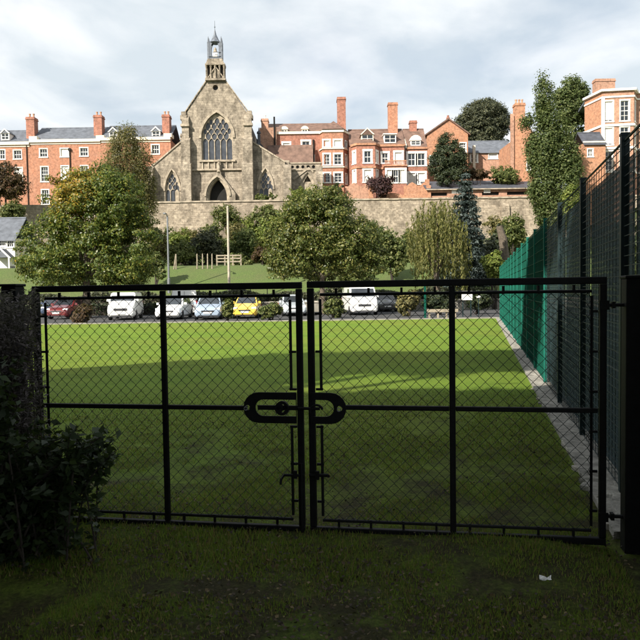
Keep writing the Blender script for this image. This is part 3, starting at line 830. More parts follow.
# ------------------------------------------------------------------ Georgian terrace behind the big trees
tf = Fr(112.0, 70, 155)
TY = 112.0
def terrace(name, px0, px1, pz, wins, label, eave=142.0, ridge=127.5, chim=(), dorm=(), mat='brick', sash=True):
    x0, x1 = tf.X(px0), tf.X(px1)
    r = empty(name, ((x0 + x1) / 2, TY, GZ), label=label, cat='house', group='brick terrace houses left of the church')
    ze = tf.Z(eave)
    ws = []
    for (pc, pt, pb, pw, opt) in wins:
        ws.append((tf.X(pc) - x0, tf.Z(pb), (pw) * TY / FPX, tf.Z(pt) - tf.Z(pb), opt))
    wall_seg(r, (x0, TY), (x1, TY), GZ - .5, ze, ws, mat)
    MB().box((x0 + .01, TY + .36, GZ - .5), (x1 - .01, TY + 10, ze - .01)).build('rear_wall', mat, r)
    band(r, [(x0 + .02, TY), (x1 - .02, TY)], ze - .05, ze + .42, .3, 'cream_paint')
    band(r, [(x0 + .03, TY), (x1 - .03, TY)], ze - .35, ze - .18, .1, 'cream_paint', 'string_course')
    zr = tf.Z(ridge)
    ridge_roof(r, x0 + .05, x1 - .05, TY + .3, TY + 10, ze + .40, zr, .05, 'slate', TY + 5)
    for (pc, w, pt) in chim:
        chimney(r, tf.X(pc), TY + 2.6, ze + .4, tf.Z(pt), w, 1.6, 2, 'brick_red')
        MB().box((tf.X(pc) - .55, TY - .1, ze + .42), (tf.X(pc) + .75, TY + 1.7, ze + 1.0)).build('parapet', 'cream_paint', r)
    for pc in dorm:
        dormer(r, tf.X(pc), TY + 1.0, tf.Z(137.8), 1.35, 1.15, 1.7, 'gable')
    return r
S1 = dict(cols=3, rows=2, surround=.12); S2 = dict(cols=3, rows=4, surround=.12); SB = dict(cols=3, rows=2, surround=.12, blind=True)
terrace('terrace_house', -42, 30, 0, [(17.5, 149.5, 158, 7.5, S1), (1, 149, 158, 7.5, S1), (-16, 149, 158, 7.5, S1), (18, 167, 181, 7.2, SB), (1, 167, 181, 7.2, S2)],
        'brick terrace house cut by the left edge, a white dormer on its slate roof', chim=(), dorm=(3,), eave=144.0, ridge=129.5)
t2 = terrace('terrace_house', 30, 101, 0, [(43.5, 148.5, 156.5, 7.2, S1), (64.5, 148.5, 156.5, 7.5, SB), (84, 148, 156, 7.5, S1), (44, 166.5, 181, 7, S2), (64.5, 166, 181, 7, dict(cols=3, rows=4, surround=.12, blind=True)),
        (84, 166, 181, 7, S2), (44, 189.5, 204, 7, S2), (64.5, 189.5, 204, 7, S2), (84, 189.5, 204, 7, S2)],
        'orange brick terrace house between two chimney stacks, rows of white sash windows', chim=((33, 1.35, 117.5), (100, 1.35, 116.5)))
MB().tube([(tf.X(70), TY - .12, tf.Z(151)), (tf.X(70), TY - .12, GZ - .3)], .08, 6).box((tf.X(70) - .2, TY - .3, tf.Z(151)), (tf.X(70) + .2, TY - .02, tf.Z(148.5))).build('downpipe', 'dark_void', t2)
terrace('terrace_house', 101, 171, 0, [(117, 147.5, 156, 7.2, S1), (136, 147.5, 156, 7.2, S1), (155.5, 146, 155, 7.2, S1), (117, 166, 181, 7, S2), (136, 166, 181, 7, S2), (155.5, 166, 181, 7, S2)],
        'brick terrace house with two white dormers, half hidden by a weeping tree beside the church', chim=((167.5, 1.2, 117),), dorm=(112, 155), eave=141.0, ridge=126.5)

for px_, hx in ((27, 'terrace_house'), (126.5, 'terrace_house.002')):
    MB().tube([(tf.X(px_), TY - .12, tf.Z(145)), (tf.X(px_), TY - .12, GZ - .3)], .07, 6).build('downpipe', 'dark_void', bpy.data.objects[hx])
# ------------------------------------------------------------------ brick houses right of the church
af = Fr(110.0, 305, 150); AY = 110.0
sA = AY / FPX
hA = empty('brick_house', (af.X(305), AY, GZ), label='long dark red brick house with clay roof behind the church chapel', cat='house', group='brick houses right of the church')
x0, x1 = af.X(262), af.X(321)
zE = af.Z(133.5)
wall_seg(hA, (x0, AY), (x1, AY), GZ - .5, zE, [(af.X(286.5) - x0, af.Z(150.5), 1.1, 1.25, dict(cols=2, rows=2, surround=.22, blind=True)),
         (af.X(306) - x0, af.Z(149.2), 1.2, 1.25, dict(cols=2, rows=2, surround=.25)), (af.X(311) - x0, af.Z(165), 1.0, 1.5, S2)], 'brick_red')
MB().box((x0 + .01, AY + .36, GZ - .5), (x1 - .01, AY + 9, zE - .01)).build('rear_wall', 'brick_red', hA)
band(hA, [(x0, AY), (x1, AY)], zE - .1, zE + .3, .22, 'cream_paint')
ridge_roof(hA, x0 + .1, af.X(346), AY + .1, AY + 9, zE + .28, af.Z(123.8), .05, 'clay_tile')
for px in (284.5, 305): dormer(hA, af.X(px), AY + .5, af.Z(133), 1.0, .75, 1.5, 'arch', 'cream_paint')
chimney(hA, af.X(265.5), AY + 1.0, zE - 2, af.Z(119), 1.1, 1.4, 1, 'brick_pink', 'white_paint')
MB().box((x0 - .3, AY - .6, GZ), (x0 + 2.4, AY - .01, af.Z(128))).build('gable_pier', 'brick_pink', hA)
MB().tube([(af.X(275), AY - .7, af.Z(150)), (af.X(275), AY - .7, af.Z(117.5))], .14, 6).build('flue', 'dark_void', hA)
MB().tube([(af.X(313.5), AY - .12, af.Z(166)), (af.X(313.5), AY - .12, af.Z(140))], .16, 6).build('downpipe', 'dark_void', hA)
# canted bay tower
bay = [(af.X(320), AY - .0), (af.X(323), AY - 1.4), (af.X(343), AY - 1.4), (af.X(349), AY + .6)]
hT = empty('brick_house', (af.X(334), AY - 1.4, GZ), label='three storey canted brick bay tower with tall chimney, stone window surrounds', cat='house', group='brick houses right of the church')
zT = af.Z(133)
L2 = af.X(343) - af.X(323)
ww = []
for pc in (326.5, 337.5):
    for (pt, pb) in ((142.5, 148.8), (156.2, 166.6), (175, 184)):
        ww.append((af.X(pc) - af.X(323), af.Z(pb), .95 if pc < 330 else 1.15, af.Z(pt) - af.Z(pb), dict(cols=2, rows=2 if pb < 150 else 3, surround=.2, blind=(pt < 150))))
wall_seg(hT, bay[1], bay[2], GZ - .5, zT, ww, 'brick')
wall_seg(hT, bay[0], bay[1], GZ - .5, zT, [], 'brick')
A_, L_, an_ = seg(bay[2], bay[3])
wall_seg(hT, bay[2], bay[3], GZ - .5, zT, [(L_ / 2, af.Z(pb), .8, af.Z(pt) - af.Z(pb), dict(cols=2, rows=3, surround=.12)) for pt, pb in ((142.5, 149), (156, 167), (175, 185))], 'brick_red')  # right facet in darker brick: its shaded side put into the colour
for (pa, pb) in ((134.6, 132.6), (151.3, 150.2), (169.6, 168.5)):
    band(hT, bay, af.Z(pa), af.Z(pb), .16, 'cream_paint', 'string_course')
MB().add([(bay[0][0], bay[0][1], zT + .25), (bay[1][0], bay[1][1], zT + .25), (bay[2][0], bay[2][1], zT + .25), (bay[3][0], bay[3][1], zT + .25), (af.X(334), AY + 1.5, zT + 2.2), (af.X(340), AY + 2.5, zT + 1.8)],
         [(0, 1, 4), (1, 2, 4), (2, 3, 5), (2, 5, 4), (3, 0, 4, 5)]).build('roof', 'clay_tile', hT)
MB().box((bay[0][0] + .2, AY + .1, GZ - .5), (bay[3][0] - .05, AY + 6, zT)).build('rear_wall', 'brick_red', hT)
chimney(hT, af.X(341.5), AY + 2.2, zT, af.Z(101.5), 1.35, 1.9, 0, 'brick_red', 'dark_void')

# gabled house with canted bay
bf = Fr(108.0, 380, 155); BY = 108.0
hB = empty('brick_house', (bf.X(378), BY, GZ), label='gabled red brick house with cream window surrounds, bay and balcony over the porch', cat='house', group='brick houses right of the church')
x0, x1 = bf.X(349.5), bf.X(405.5); zE = bf.Z(146)
bay = [(bf.X(351.5), BY), (bf.X(356.5), BY - 1.3), (bf.X(374.5), BY - 1.3), (bf.X(379), BY)]
wz = lambda a, b: bf.Z(b)
W1 = dict(cols=2, rows=2, surround=.26)
W1b = dict(cols=2, rows=2, surround=.26, blind=True)
wall_seg(hB, bay[1], bay[2], GZ - .5, zE, [(bf.X(367) - bay[1][0], bf.Z(164), 1.05, bf.Z(152.5) - bf.Z(164), W1), (bf.X(367) - bay[1][0], bf.Z(183), 1.15, bf.Z(171) - bf.Z(183), W1b)], 'brick_red')
for a, b in ((bay[0], bay[1]), (bay[2], bay[3])):
    _, L_, _ = seg(a, b)
    wall_seg(hB, a, b, GZ - .5, zE, [(L_ / 2, bf.Z(164), .62, bf.Z(152.5) - bf.Z(164), W1b), (L_ / 2, bf.Z(183), .62, bf.Z(171) - bf.Z(183), W1b)], 'brick_red')
wall_seg(hB, (bay[3][0], BY), (x1, BY), GZ - .5, zE, [(bf.X(385) - bay[3][0], bf.Z(163), .95, 1.55, W1), (bf.X(398.5) - bay[3][0], bf.Z(164), 1.15, bf.Z(152.5) - bf.Z(164), W1b)], 'brick_red')
MB().box((x0, BY + .36, GZ - .5), (x1 - .02, BY + 9, zE - .02)).build('rear_wall', 'brick_red', hB)
band(hB, bay + [(x1, BY)], zE - .12, zE + .22, .18, 'brick_orange', 'cornice')
band(hB, bay + [(x1, BY)], bf.Z(169.4), bf.Z(167.6), .14, 'brick_orange', 'string_course')
ridge_roof(hB, x0, x1, BY, BY + 9, zE + .2, bf.Z(129.5), .1, 'clay_tile')
gx0, gx1, gxa = bf.X(361.5), bf.X(375), bf.X(367.5)
MB().add([(bay[0][0] - .1, BY, zE + .2), (bay[1][0], BY - 1.5, zE + .2), (bay[2][0], BY - 1.5, zE + .2), (bay[3][0] + .1, BY, zE + .2), (gxa, BY + 1.2, zE + 1.9)], [(0, 1, 4), (1, 2, 4), (2, 3, 4), (3, 0, 4)]).build('bay_roof', 'clay_tile', hB)
dormer(hB, gxa, BY - .2, bf.Z(143), 1.9, 1.35, 2.4, 'gable', 'cream_paint', 'clay_tile')
dormer(hB, bf.X(390.5), BY + .5, bf.Z(142.5), 1.9, 1.35, 1.8, 'flat', 'white_paint')
chimney(hB, bf.X(393), BY + 4.0, bf.Z(134), bf.Z(103.5), 1.5, 1.2, 0, 'brick', 'dark_void')
MB().tube([(bf.X(404.8), BY - .15, GZ), (bf.X(404.8), BY - .15, zE)], .09, 6).build('downpipe', 'dark_void', hB)
# porch with balcony on top
px0, px1 = bf.X(383.5), bf.X(405)
pc = empty('porch', (0, 0, 0)); pc.parent = hB
wall_seg(hB, (px0, BY - 1.8), (px1, BY - 1.8), GZ - .5, bf.Z(168.5), [(bf.X(a_) - px0, bf.Z(184.5), .78, bf.Z(172) - bf.Z(184.5), o_) for a_, o_ in ((388, W1b), (394.4, W1), (400.8, W1b))], 'brick_red', name='porch_wall')
bpy.data.objects.remove(pc)
MB().box((px0 - .1, BY - 1.95, bf.Z(168.5)), (px1 + .1, BY - .01, bf.Z(167.2))).build('balcony_floor', 'brick_orange', hB)
rl = MB().box((px0, BY - 1.9, bf.Z(163.6)), (px1, BY - 1.78, bf.Z(162.7)))
rl.build('balcony_rail', 'brick_orange', hB)
for i in range(16):
    xx = px0 + .1 + (px1 - px0 - .2) * i / 15
    MB().box((xx - .07, BY - 1.88, bf.Z(167.2)), (xx + .07, BY - 1.8, bf.Z(163.6))).build('baluster', 'brick_red', hB)

# paired house with arched dormer
hC = empty('brick_house', (bf.X(416), BY + .4, GZ), label='narrow brick house with arched dormer above a pair of white windows', cat='house', group='brick houses right of the church')
x0, x1 = bf.X(405.8), bf.X(428); CYY = BY + .4
zE = bf.Z(148.5)
ww = []
for pc_, ww_ in ((412, 1.15), (421.7, 1.15)):
    ww.append((bf.X(pc_) - x0, bf.Z(165.5), ww_, bf.Z(153.3) - bf.Z(165.5), dict(cols=2, rows=2, surround=.3)))
    ww.append((bf.X(pc_) - x0, bf.Z(184), ww_, bf.Z(173) - bf.Z(184), dict(cols=2, rows=2, surround=.25, blind=True)))
wall_seg(hC, (x0, CYY), (x1, CYY), GZ - .5, zE, ww, 'brick_red')
MB().box((x0 + .01, CYY + .36, GZ - .5), (x1 - .01, CYY + 8, zE - .02)).build('rear_wall', 'brick_red', hC)
band(hC, [(x0 + .2, CYY), (x1, CYY)], zE - .1, zE + .2, .2, 'brick_orange')
ridge_roof(hC, x0 + .02, x1, CYY, CYY + 8, zE + .18, bf.Z(129), .1, 'clay_tile')
MB().hull8([(x0 - .3, CYY - .3, zE), (x0 + .18, CYY - .3, zE), (x0 + .18, CYY + 4, bf.Z(128.6)), (x0 - .3, CYY + 4, bf.Z(128.6)), (x0 - .3, CYY - .3, zE + .5), (x0 + .18, CYY - .3, zE + .5), (x0 + .18, CYY + 4, bf.Z(126.8)), (x0 - .3, CYY + 4, bf.Z(126.8))]).build('gable_coping', 'cream_paint', hC)
dormer(hC, bf.X(416.5), CYY + .4, bf.Z(145), 1.6, .85, 1.6, 'arch', 'white_paint')
chimney(hC, bf.X(413.5), CYY + 4, bf.Z(134), bf.Z(121), 1.15, 1.0, 0, 'brick_red', 'dark_void')

# gable end house behind the conifer
df = Fr(118.0, 447, 145); DY = 118.0
hD = empty('brick_house', (df.X(447), DY, GZ), label='plain orange brick gable end house behind the round conifer', cat='house', group='brick houses right of the church')
x0, x1 = df.X(427), df.X(468); xa = df.X(448.5) - x0
wall_seg(hD, (x0, DY), (x1, DY), GZ - .5, df.Z(133.5), [(df.X(433) - x0, df.Z(165), 1.1, 1.6, S2), (df.X(463) - x0, df.Z(152), 1.0, 1.5, S2)], 'brick_orange', top=[(xa, df.Z(119))])
MB().box((x0 + .01, DY + .36, GZ - .5), (x1 - .01, DY + 10, df.Z(133.5) - .02)).build('rear_wall', 'brick_orange', hD)
zz = [(x0 - .35, df.Z(134.2)), (x0 + xa, df.Z(118)), (x1 + .35, df.Z(134.2))]
MB().prism(zz + [(x1 + .35, df.Z(135.6)), (x0 + xa, df.Z(119.6)), (x0 - .35, df.Z(135.6))], DY - .25, DY + 10, 'y').build('roof', 'clay_tile', hD)
MB().lathe([(.3, 0), (.34, .2), (.2, .3), (.2, .6)], (x0 + xa, DY + .3, df.Z(118) - .1), 8).build('finial', 'brick_red', hD)

# low range in the dip
ef = Fr(122.0, 490, 155); EY = 122.0
hE = empty('low_house', (ef.X(490), EY, GZ), label='low brick range with dark tiled roof and pale windows below the far dark tree', cat='house', group='brick houses right of the church')
x0, x1 = ef.X(466), ef.X(514); zE = ef.Z(151.5)
wall_seg(hE, (x0, EY), (x1, EY), GZ - .5, zE, [(ef.X(493) - x0, ef.Z(158.5), 1.5, 1.0, dict(cols=3, rows=2, surround=.12, blind=True)), (ef.X(505) - x0, ef.Z(166), 1.2, 2.0, W1b), (ef.X(474) - x0, ef.Z(162), 1.0, 1.4, W1)], 'brick_pink')
MB().box((x0 + .01, EY + .36, GZ - .5), (x1 - .01, EY + 8, zE - .02)).build('rear_wall', 'brick_pink', hE)
ridge_roof(hE, x0, x1, EY, EY + 8, zE, ef.Z(141), .3, 'slate')
MB().box((ef.X(472), EY - .8, GZ), (ef.X(474.5), EY - .3, ef.Z(146))).build('rendered_pier', 'cream_paint', hE)

# tall narrow gable with chimney
ff = Fr(100.5 + 6, 522, 140); FY = 106.5
hF = empty('tall_house', (ff.X(523), FY, GZ), label='tall narrow orange brick house with big end chimney beside the ivy-clad poplar', cat='house', group='brick houses right of the church')
x0, x1 = ff.X(511), ff.X(537)
wall_seg(hF, (x0, FY), (x1, FY), GZ - .5, ff.Z(141), [(ff.X(530) - x0, ff.Z(170), .9, 1.6, S2)], 'brick_orange', top=[(ff.X(522) - x0, ff.Z(116)), (ff.X(511.2) - x0, ff.Z(116))])
MB().box((x0 + .01, FY + .36, GZ - .5), (x1 - .01, FY + 7, ff.Z(141) - .02)).build('rear_wall', 'brick_orange', hF)
MB().hull8([(ff.X(521.5), FY - .2, ff.Z(116.5)), (ff.X(538), FY - .2, ff.Z(143)), (ff.X(538), FY + 7, ff.Z(143)), (ff.X(521.5), FY + 7, ff.Z(116.5)),
            (ff.X(521.5), FY - .2, ff.Z(114.8)), (ff.X(538.6), FY - .2, ff.Z(141.4)), (ff.X(538.6), FY + 7, ff.Z(141.4)), (ff.X(521.5), FY + 7, ff.Z(114.8))]).build('roof', 'clay_tile', hF)
chimney(hF, ff.X(519), FY + .9, ff.Z(116.5), ff.Z(104), 1.5, 1.4, 3, 'brick_orange')
MB().box((x0 - .12, FY - .25, GZ), (x0 + .4, FY - .01, ff.Z(114))).build('pilaster', 'brick_pink', hF)

# white banded building on the right
gf = Fr(100.0, 610, 140); GY = 100.0
hG = empty('town_house', (gf.X(612), GY, GZ - 4), label='tall brick town house with white bands, cornice and canted bay of sash windows', cat='house')
pl = [(gf.X(578), GY + 7.5), (gf.X(602.5), GY), (gf.X(632), GY - .6), (gf.X(640), GY + 1.2), (gf.X(690), GY + 1.2)]
zb0, zt = GZ - 4, gf.Z(92)
pl[0] = (gf.X(584.5) * 1.045, GY + 4.5)
def gw(px): return gf.X(px) - pl[1][0]
rows = ((101.5, 121.5), (128.0, 145.0), (151.5, 170.0))
S6 = dict(cols=2, rows=4, surround=.16); S6b = dict(cols=2, rows=4, surround=.16, blind=True)
wall_seg(hG, pl[1], pl[2], zb0, zt, [(gw(pc), gf.Z(b), 1.15, gf.Z(a) - gf.Z(b), S6b if (pc < 610 and a < 150) else S6) for pc in (608.2, 623.5) for a, b in rows], 'brick_pink')
wall_seg(hG, pl[0], pl[1], zb0, zt, [], 'brick_orange')
_, L_, _ = seg(pl[2], pl[3])
wall_seg(hG, pl[2], pl[3], zb0, zt, [(L_ / 2, gf.Z(b), .9, gf.Z(a) - gf.Z(b), S6) for a, b in rows], 'brick_pink')
wall_seg(hG, pl[3], pl[4], zb0, zt, [(2.0, gf.Z(b), 1.15, gf.Z(a) - gf.Z(b), S6) for a, b in rows], 'brick_pink')
for a, b, pr in ((98.2, 96.6, .12), (91.8, 89.6, .35), (126.8, 124.6, .16), (149.6, 147.4, .16), (173, 171.5, .14)):
    band(hG, pl, gf.Z(a), gf.Z(b), pr, 'white_paint', 'cornice' if pr > .3 else 'string_course')
MB().box((pl[1][0] - .16, pl[1][1] - .16, zb0), (pl[1][0] + .26, pl[1][1] + .1, gf.Z(96.6))).build('quoin_strip', 'white_paint', hG)
MB().prism([(pl[0][0], pl[0][1]), (pl[1][0], pl[1][1] + .2), (pl[2][0], pl[2][1] + .2), (pl[3][0], pl[3][1] + .2), (pl[4][0], pl[4][1] + .2), (pl[4][0], GY + 14), (pl[0][0] + 2, GY + 14)], zt - .3, zt + .05, 'z').build('roof', 'lead', hG)
chimney(hG, gf.X(603.5), GY + 6, zt, gf.Z(82.5) + .4, 3.0, 1.2, 0, 'brick_pink')
# lower wing in front of it
lw = empty('garden_house', (gf.X(586), GY - 3, GZ - 4), label='small orange brick outbuilding with dark roof below the white banded town house', cat='house')
x0, x1 = gf.X(576), gf.X(597)
wall_seg(lw, (x0, GY - 3), (x1, GY - 3), GZ - 4, gf.Z(147), [(.9, gf.Z(160), .7, 1.0, S1)], 'brick_orange', t=.3)
MB().box((x0 + .01, GY - 2.69, GZ - 4), (x1 - .01, GY + 1.5, gf.Z(147) - .02)).build('rear_wall', 'brick_orange', lw)
ridge_roof(lw, x0 - .1, x1 + .1, GY - 3, GY + 1.5, gf.Z(147), gf.Z(137), .25, 'slate_dark')
MB().box((x0 - .15, GY - 3.1, gf.Z(146.8)), (x1 + .1, GY - 3.01, gf.Z(145.4))).build('fascia', 'cream_paint', lw)

# long low shed on the town wall
sf = Fr(102.5, 480, 190); SY = 102.5
ZSH = CAM_H + (sf.Z(180.8) - CAM_H) * (SY + 5) / SY
sh = empty('long_shed', (sf.X(480), SY, GZ), label='long low brick shed with dark slate roof and wide openings above the town wall', cat='shed')
x0, x1 = sf.X(427.5), sf.X(534); L = x1 - x0
z0s, z1s = GZ - .3, sf.Z(188.8)
ops = [(sf.X(a) - x0, sf.X(b) - x0) for a, b in ((431, 447), (482, 499), (507, 529))]
me = plate_mesh('wall', [(0, 0), (L, 0), (L, z1s - z0s), (0, z1s - z0s)], [[(a, sf.Z(195.4) - z0s), (b, sf.Z(195.4) - z0s), (b, sf.Z(192) - z0s), (a, sf.Z(192) - z0s)] for a, b in ops], .3)
o = link('wall', me, 'brick_pink', sh); place(o, Vector((x0, SY)), 0, sh, 0, z0s)
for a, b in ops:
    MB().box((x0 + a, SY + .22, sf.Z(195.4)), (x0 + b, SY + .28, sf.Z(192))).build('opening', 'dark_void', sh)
for px in (455, 487):
    MB().box((sf.X(px) - .5, SY - .06, sf.Z(193)), (sf.X(px) + .5, SY + .1, sf.Z(189.8))).build('notice_board', 'white_paint', sh)
MB().hull8([(x0 - .3, SY - .5, z1s - .1), (x1 + .3, SY - .5, z1s - .1), (x1 + .3, SY + 5, ZSH - .15), (x0 - .3, SY + 5, ZSH - .15),
            (x0 - .3, SY - .5, z1s + .05), (x1 + .3, SY - .5, z1s + .05), (x1 + .3, SY + 5, ZSH), (x0 - .3, SY + 5, ZSH)]).build('roof', 'slate_dark', sh)
MB().box((x0 - .3, SY - .56, z1s - .16), (x1 + .3, SY - .51, z1s - .02)).build('fascia', 'stone_trim', sh)
MB().box((x0 + .01, SY + .31, z0s), (x1 - .01, SY + 4.8, z1s - .3)).build('rear_wall', 'brick_pink', sh)
# garden walls stepping up to the houses
for (pa, pb, pt, yy, lab) in ((371, 430, 190.5, 102.4, 'orange brick garden wall on the town wall below the bay-windowed house'), (404, 428.5, 184, 104.8, 'raised red brick garden wall stepping up beside the long shed'), (345, 372, 184.5, 103.6, 'old pinkish garden wall left of the purple shrub')):
    g_ = Fr(yy, (pa + pb) / 2, pt)
    r_ = empty('garden_wall', (g_.X((pa + pb) / 2), yy, GZ), label=lab, cat='wall', group='garden walls above the town wall')
    xa_, xb_ = g_.X(pa), g_.X(pb)
    n_ = 9
    MB().prism([(xa_, GZ - .3), (xb_, GZ - .3)] + [(xb_ + (xa_ - xb_) * i / n_, g_.Z(pt) + .3 * math.sin(i * 1.3) - (0.9 * (i / n_) if pa == 371 else 0)) for i in range(n_ + 1)], yy, yy + .4, 'y').build('wall_body', 'brick_orange' if pa != 345 else 'brick_pink', r_)
    MB().box((xb_ - .5, yy - .12, GZ - .3), (xb_ + .12, yy + .5, g_.Z(pt) + .7)).build('pier', 'brick_orange', r_)
# cottage at the left edge
ctf = Fr(82.0, 8, 245); CTY = 82.0
ct = empty('cottage', (ctf.X(5), CTY, ter(0, CTY)), label='white cottage with grey slate roof and small gable behind the big maple', cat='house')
x0, x1 = ctf.X(-40), ctf.X(14.5); zE = ctf.Z(238); zb0 = ter(0, CTY) - 1.5
wall_seg(ct, (x0, CTY), (x1, CTY), zb0, zE, [(ctf.X(2.5) - x0, ctf.Z(246), .9, .75, S1), (ctf.X(10) - x0, ctf.Z(247), .8, .8, S1), (ctf.X(11) - x0, ctf.Z(275), .8, 1.1, S1)], 'white_paint')
MB().box((x0 + .01, CTY + .36, zb0), (x1 - .01, CTY + 6, zE - .02)).build('rear_wall', 'cream_paint', ct)
ridge_roof(ct, x0 - .2, x1 + .25, CTY, CTY + 6, zE, ctf.Z(218), .3, 'slate')
xg = ctf.X(6)
pr_ = MB().prism([(xg - 1.1, ctf.Z(258)), (xg + 1.1, ctf.Z(258)), (xg, ctf.Z(249))], CTY - 1.5, CTY, 'y'); pr_.build('porch_roof', 'slate', ct)
MB().prism([(xg - 1.25, ctf.Z(258.6)), (xg, ctf.Z(248)), (xg + 1.25, ctf.Z(258.6)), (xg + 1.0, ctf.Z(258.6)), (xg, ctf.Z(250.4)), (xg - 1.0, ctf.Z(258.6))], CTY - 1.62, CTY - 1.51, 'y').build('bargeboard', 'white_paint', ct)
for s_ in (-1, 1): MB().box((xg + s_ * .95 - .08, CTY - 1.5, zb0), (xg + s_ * .95 + .08, CTY - 1.34, ctf.Z(258))).build('porch_post', 'white_paint', ct)

# ------------------------------------------------------------------ vegetation
def unit(a): return a / np.maximum(1e-9, np.linalg.norm(a, axis=1, keepdims=True))
def leaves_mesh(name, c, nrm, size, aspect=0.6, axis=None, off=(0, 0, 0)):
    """one small folded leaf face per point"""
    n = len(c)
    c = c - np.array(off)
    nrm = unit(nrm)
    t = rng.normal(size=(n, 3)) if axis is None else axis + rng.normal(size=(n, 3)) * 0.25
    t = unit(t - nrm * np.sum(t * nrm, 1, keepdims=True))
    b = np.cross(nrm, t)
    s = (size * rng.uniform(0.6, 1.35, n))[:, None]
    v = np.empty((n, 4, 3))
    v[:, 0] = c - t * s; v[:, 2] = c + t * s
    v[:, 1] = c + b * s * aspect + nrm * s * 0.18 - t * s * .15; v[:, 3] = c - b * s * aspect + nrm * s * 0.18 - t * s * .15
    me = bpy.data.meshes.new(name)
    me.vertices.add(4 * n); me.vertices.foreach_set('co', v.reshape(-1).astype(np.float32))
    me.loops.add(4 * n); me.loops.foreach_set('vertex_index', np.arange(4 * n, dtype=np.int32))
    me.polygons.add(n); me.polygons.foreach_set('loop_start', np.arange(0, 4 * n, 4, dtype=np.int32))
    me.update(calc_edges=True)
    return me
def crown(lobes, n_clump, per, clump_r, flat=0.6, shell=0.5):
    """leaf points gathered in clumps spread through ellipsoid lobes"""
    w = np.array([l[1][0] * l[1][1] * l[1][2] for l in lobes]) ** 0.67; w = w / w.sum()
    pts, out = [], []
    for k in range(n_clump):
        c, r = lobes[rng.choice(len(lobes), p=w)]
        d = rng.normal(size=3); d /= np.linalg.norm(d)
        q = np.array(c) + d * np.array(r) * (shell + (1 - shell) * rng.random() ** 0.7)
        cr_ = clump_r * rng.uniform(0.6, 1.35)
        e = rng.normal(size=(per, 3)); e = unit(e) * (rng.random((per, 1)) ** 0.45) * cr_
        e[:, 2] *= flat
        p = q + e
        pts.append(p); out.append(unit(e + 1e-6) * 0.9 + d * 0.5 + np.array([0, 0, 0.35]) + rng.normal(size=(per, 3)) * 0.45)
    return np.concatenate(pts), np.concatenate(out)
def put_leaves(name, root, pts, nrm, size, mat, aspect=.6, axis=None):
    me = leaves_mesh(name, pts, nrm, size, aspect, axis, wloc(root))
    return link(name, me, mat, root)
def limb_tubes(root, base, tops, r0, mat='bark', fork=0.35):
    base = Vector(base)
    top = Vector((sum(t[0] for t in tops) / len(tops), sum(t[1] for t in tops) / len(tops), max(t[2] for t in tops)))
    f = base.lerp(top, fork) + Vector((random.uniform(-.15, .15), random.uniform(-.15, .15), 0))
    up = base.lerp(top, 0.8)
    mb = MB().tube([base - Vector((0, 0, .3)), base + Vector((0, 0, .25)), base.lerp(f, .6), f, f.lerp(up, .5), up], [r0 * 1.5, r0 * 1.1, r0 * .9, r0 * .8, r0 * .5, r0 * .2], 8)
    mb.build('trunk', mat, root, smooth=True)
    for t in tops:
        t = Vector(t); m_ = f.lerp(t, .5) + Vector((0, 0, .12 * (t - f).length))
        MB().tube([f - Vector((0, 0, .1)), m_, t], [r0 * .5, r0 * .32, r0 * .1], 6).build('limb', mat, root, smooth=True)
def tree(name, label, px, Y, lobes_px, n_clump, per, cr_, leaf, mat, r0, z0=None, depth=0.85, group=None, flat=.6, shell=.5, bark='bark', aspect=.6, cat='tree', sy=0.0, turned=None):
    """lobes_px: (px, py, half width px, half height px) as seen at distance Y"""
    z0 = ter(0, Y) if z0 is None else z0
    b = P(px, 280, Y)
    root = empty(name, (b.x, Y, z0), label=label, cat=cat, group=group)
    s = Y / FPX
    lobes = []
    for i, (lx, ly, rx, rz) in enumerate(lobes_px):
        c = P(lx, ly, Y)
        lobes.append(((c.x, Y + rng.uniform(-.4, .4) * rx * s * depth + sy, c.z), (rx * s, rx * s * depth, rz * s)))
    p, n = crown(lobes, n_clump, per, cr_, flat, shell)
    if turned:
        tc_ = np.array(P(turned[0], turned[1], Y)); d_ = np.linalg.norm((p - tc_) * [1, .6, 1], axis=1) / (turned[2] * s)
        yl = rng.random(len(p)) < np.clip(1.2 - d_, 0.015, .9)
        put_leaves('turned_foliage', root, p[yl], n[yl], leaf, 'leaf_yellow', aspect)
        p, n = p[~yl], n[~yl]
    put_leaves('crown', root, p, n, leaf, mat, aspect)
    limb_tubes(root, (b.x, Y, z0), [l[0] for l in lobes[:7]], r0, bark)
    return root
def bush(name, label, px, py, Y, rx, rz, mat, n=1500, leaf=.14, z0=None, group=None, lobes=5, stems=True, depth=.8, cr_=None, cat='bush'):
    """low bush: several lobes standing on short stems"""
    s = Y / FPX
    c = P(px, py, Y); zb = ter(c.x, Y) if z0 is None else z0
    root = empty(name, (c.x, Y, zb), label=label, cat=cat, group=group)
    lb = []
    for i in range(lobes):
        a = rng.uniform(-.55, .55); h = rng.uniform(-.55, .4) - abs(a) * .35
        lb.append(((c.x + a * rx * s, Y + rng.uniform(-.4, .4) * rx * s * depth, c.z + h * rz * s), (rx * s * rng.uniform(.45, .65), rx * s * .55 * depth, rz * s * rng.uniform(.5, .7))))
    per = 26
    p, nn = crown(lb, max(12, int(n * 2.3) // per), per, cr_ or max(.22, min(rx, rz) * s * .24), .75, .25)
    keep = p[:, 2] > zb - .1
    put_leaves('foliage', root, p[keep], nn[keep], leaf, mat)
    if stems:
        for i in range(4):
            l = Vector(lb[i % lobes][0])
            MB().tube([(c.x + random.uniform(-.2, .2), Y + random.uniform(-.1, .1), zb - .2), Vector((c.x, Y, zb)).lerp(l, .5), l], [.07, .05, .02], 5).build('stem', 'bark_dark', root)
    return root

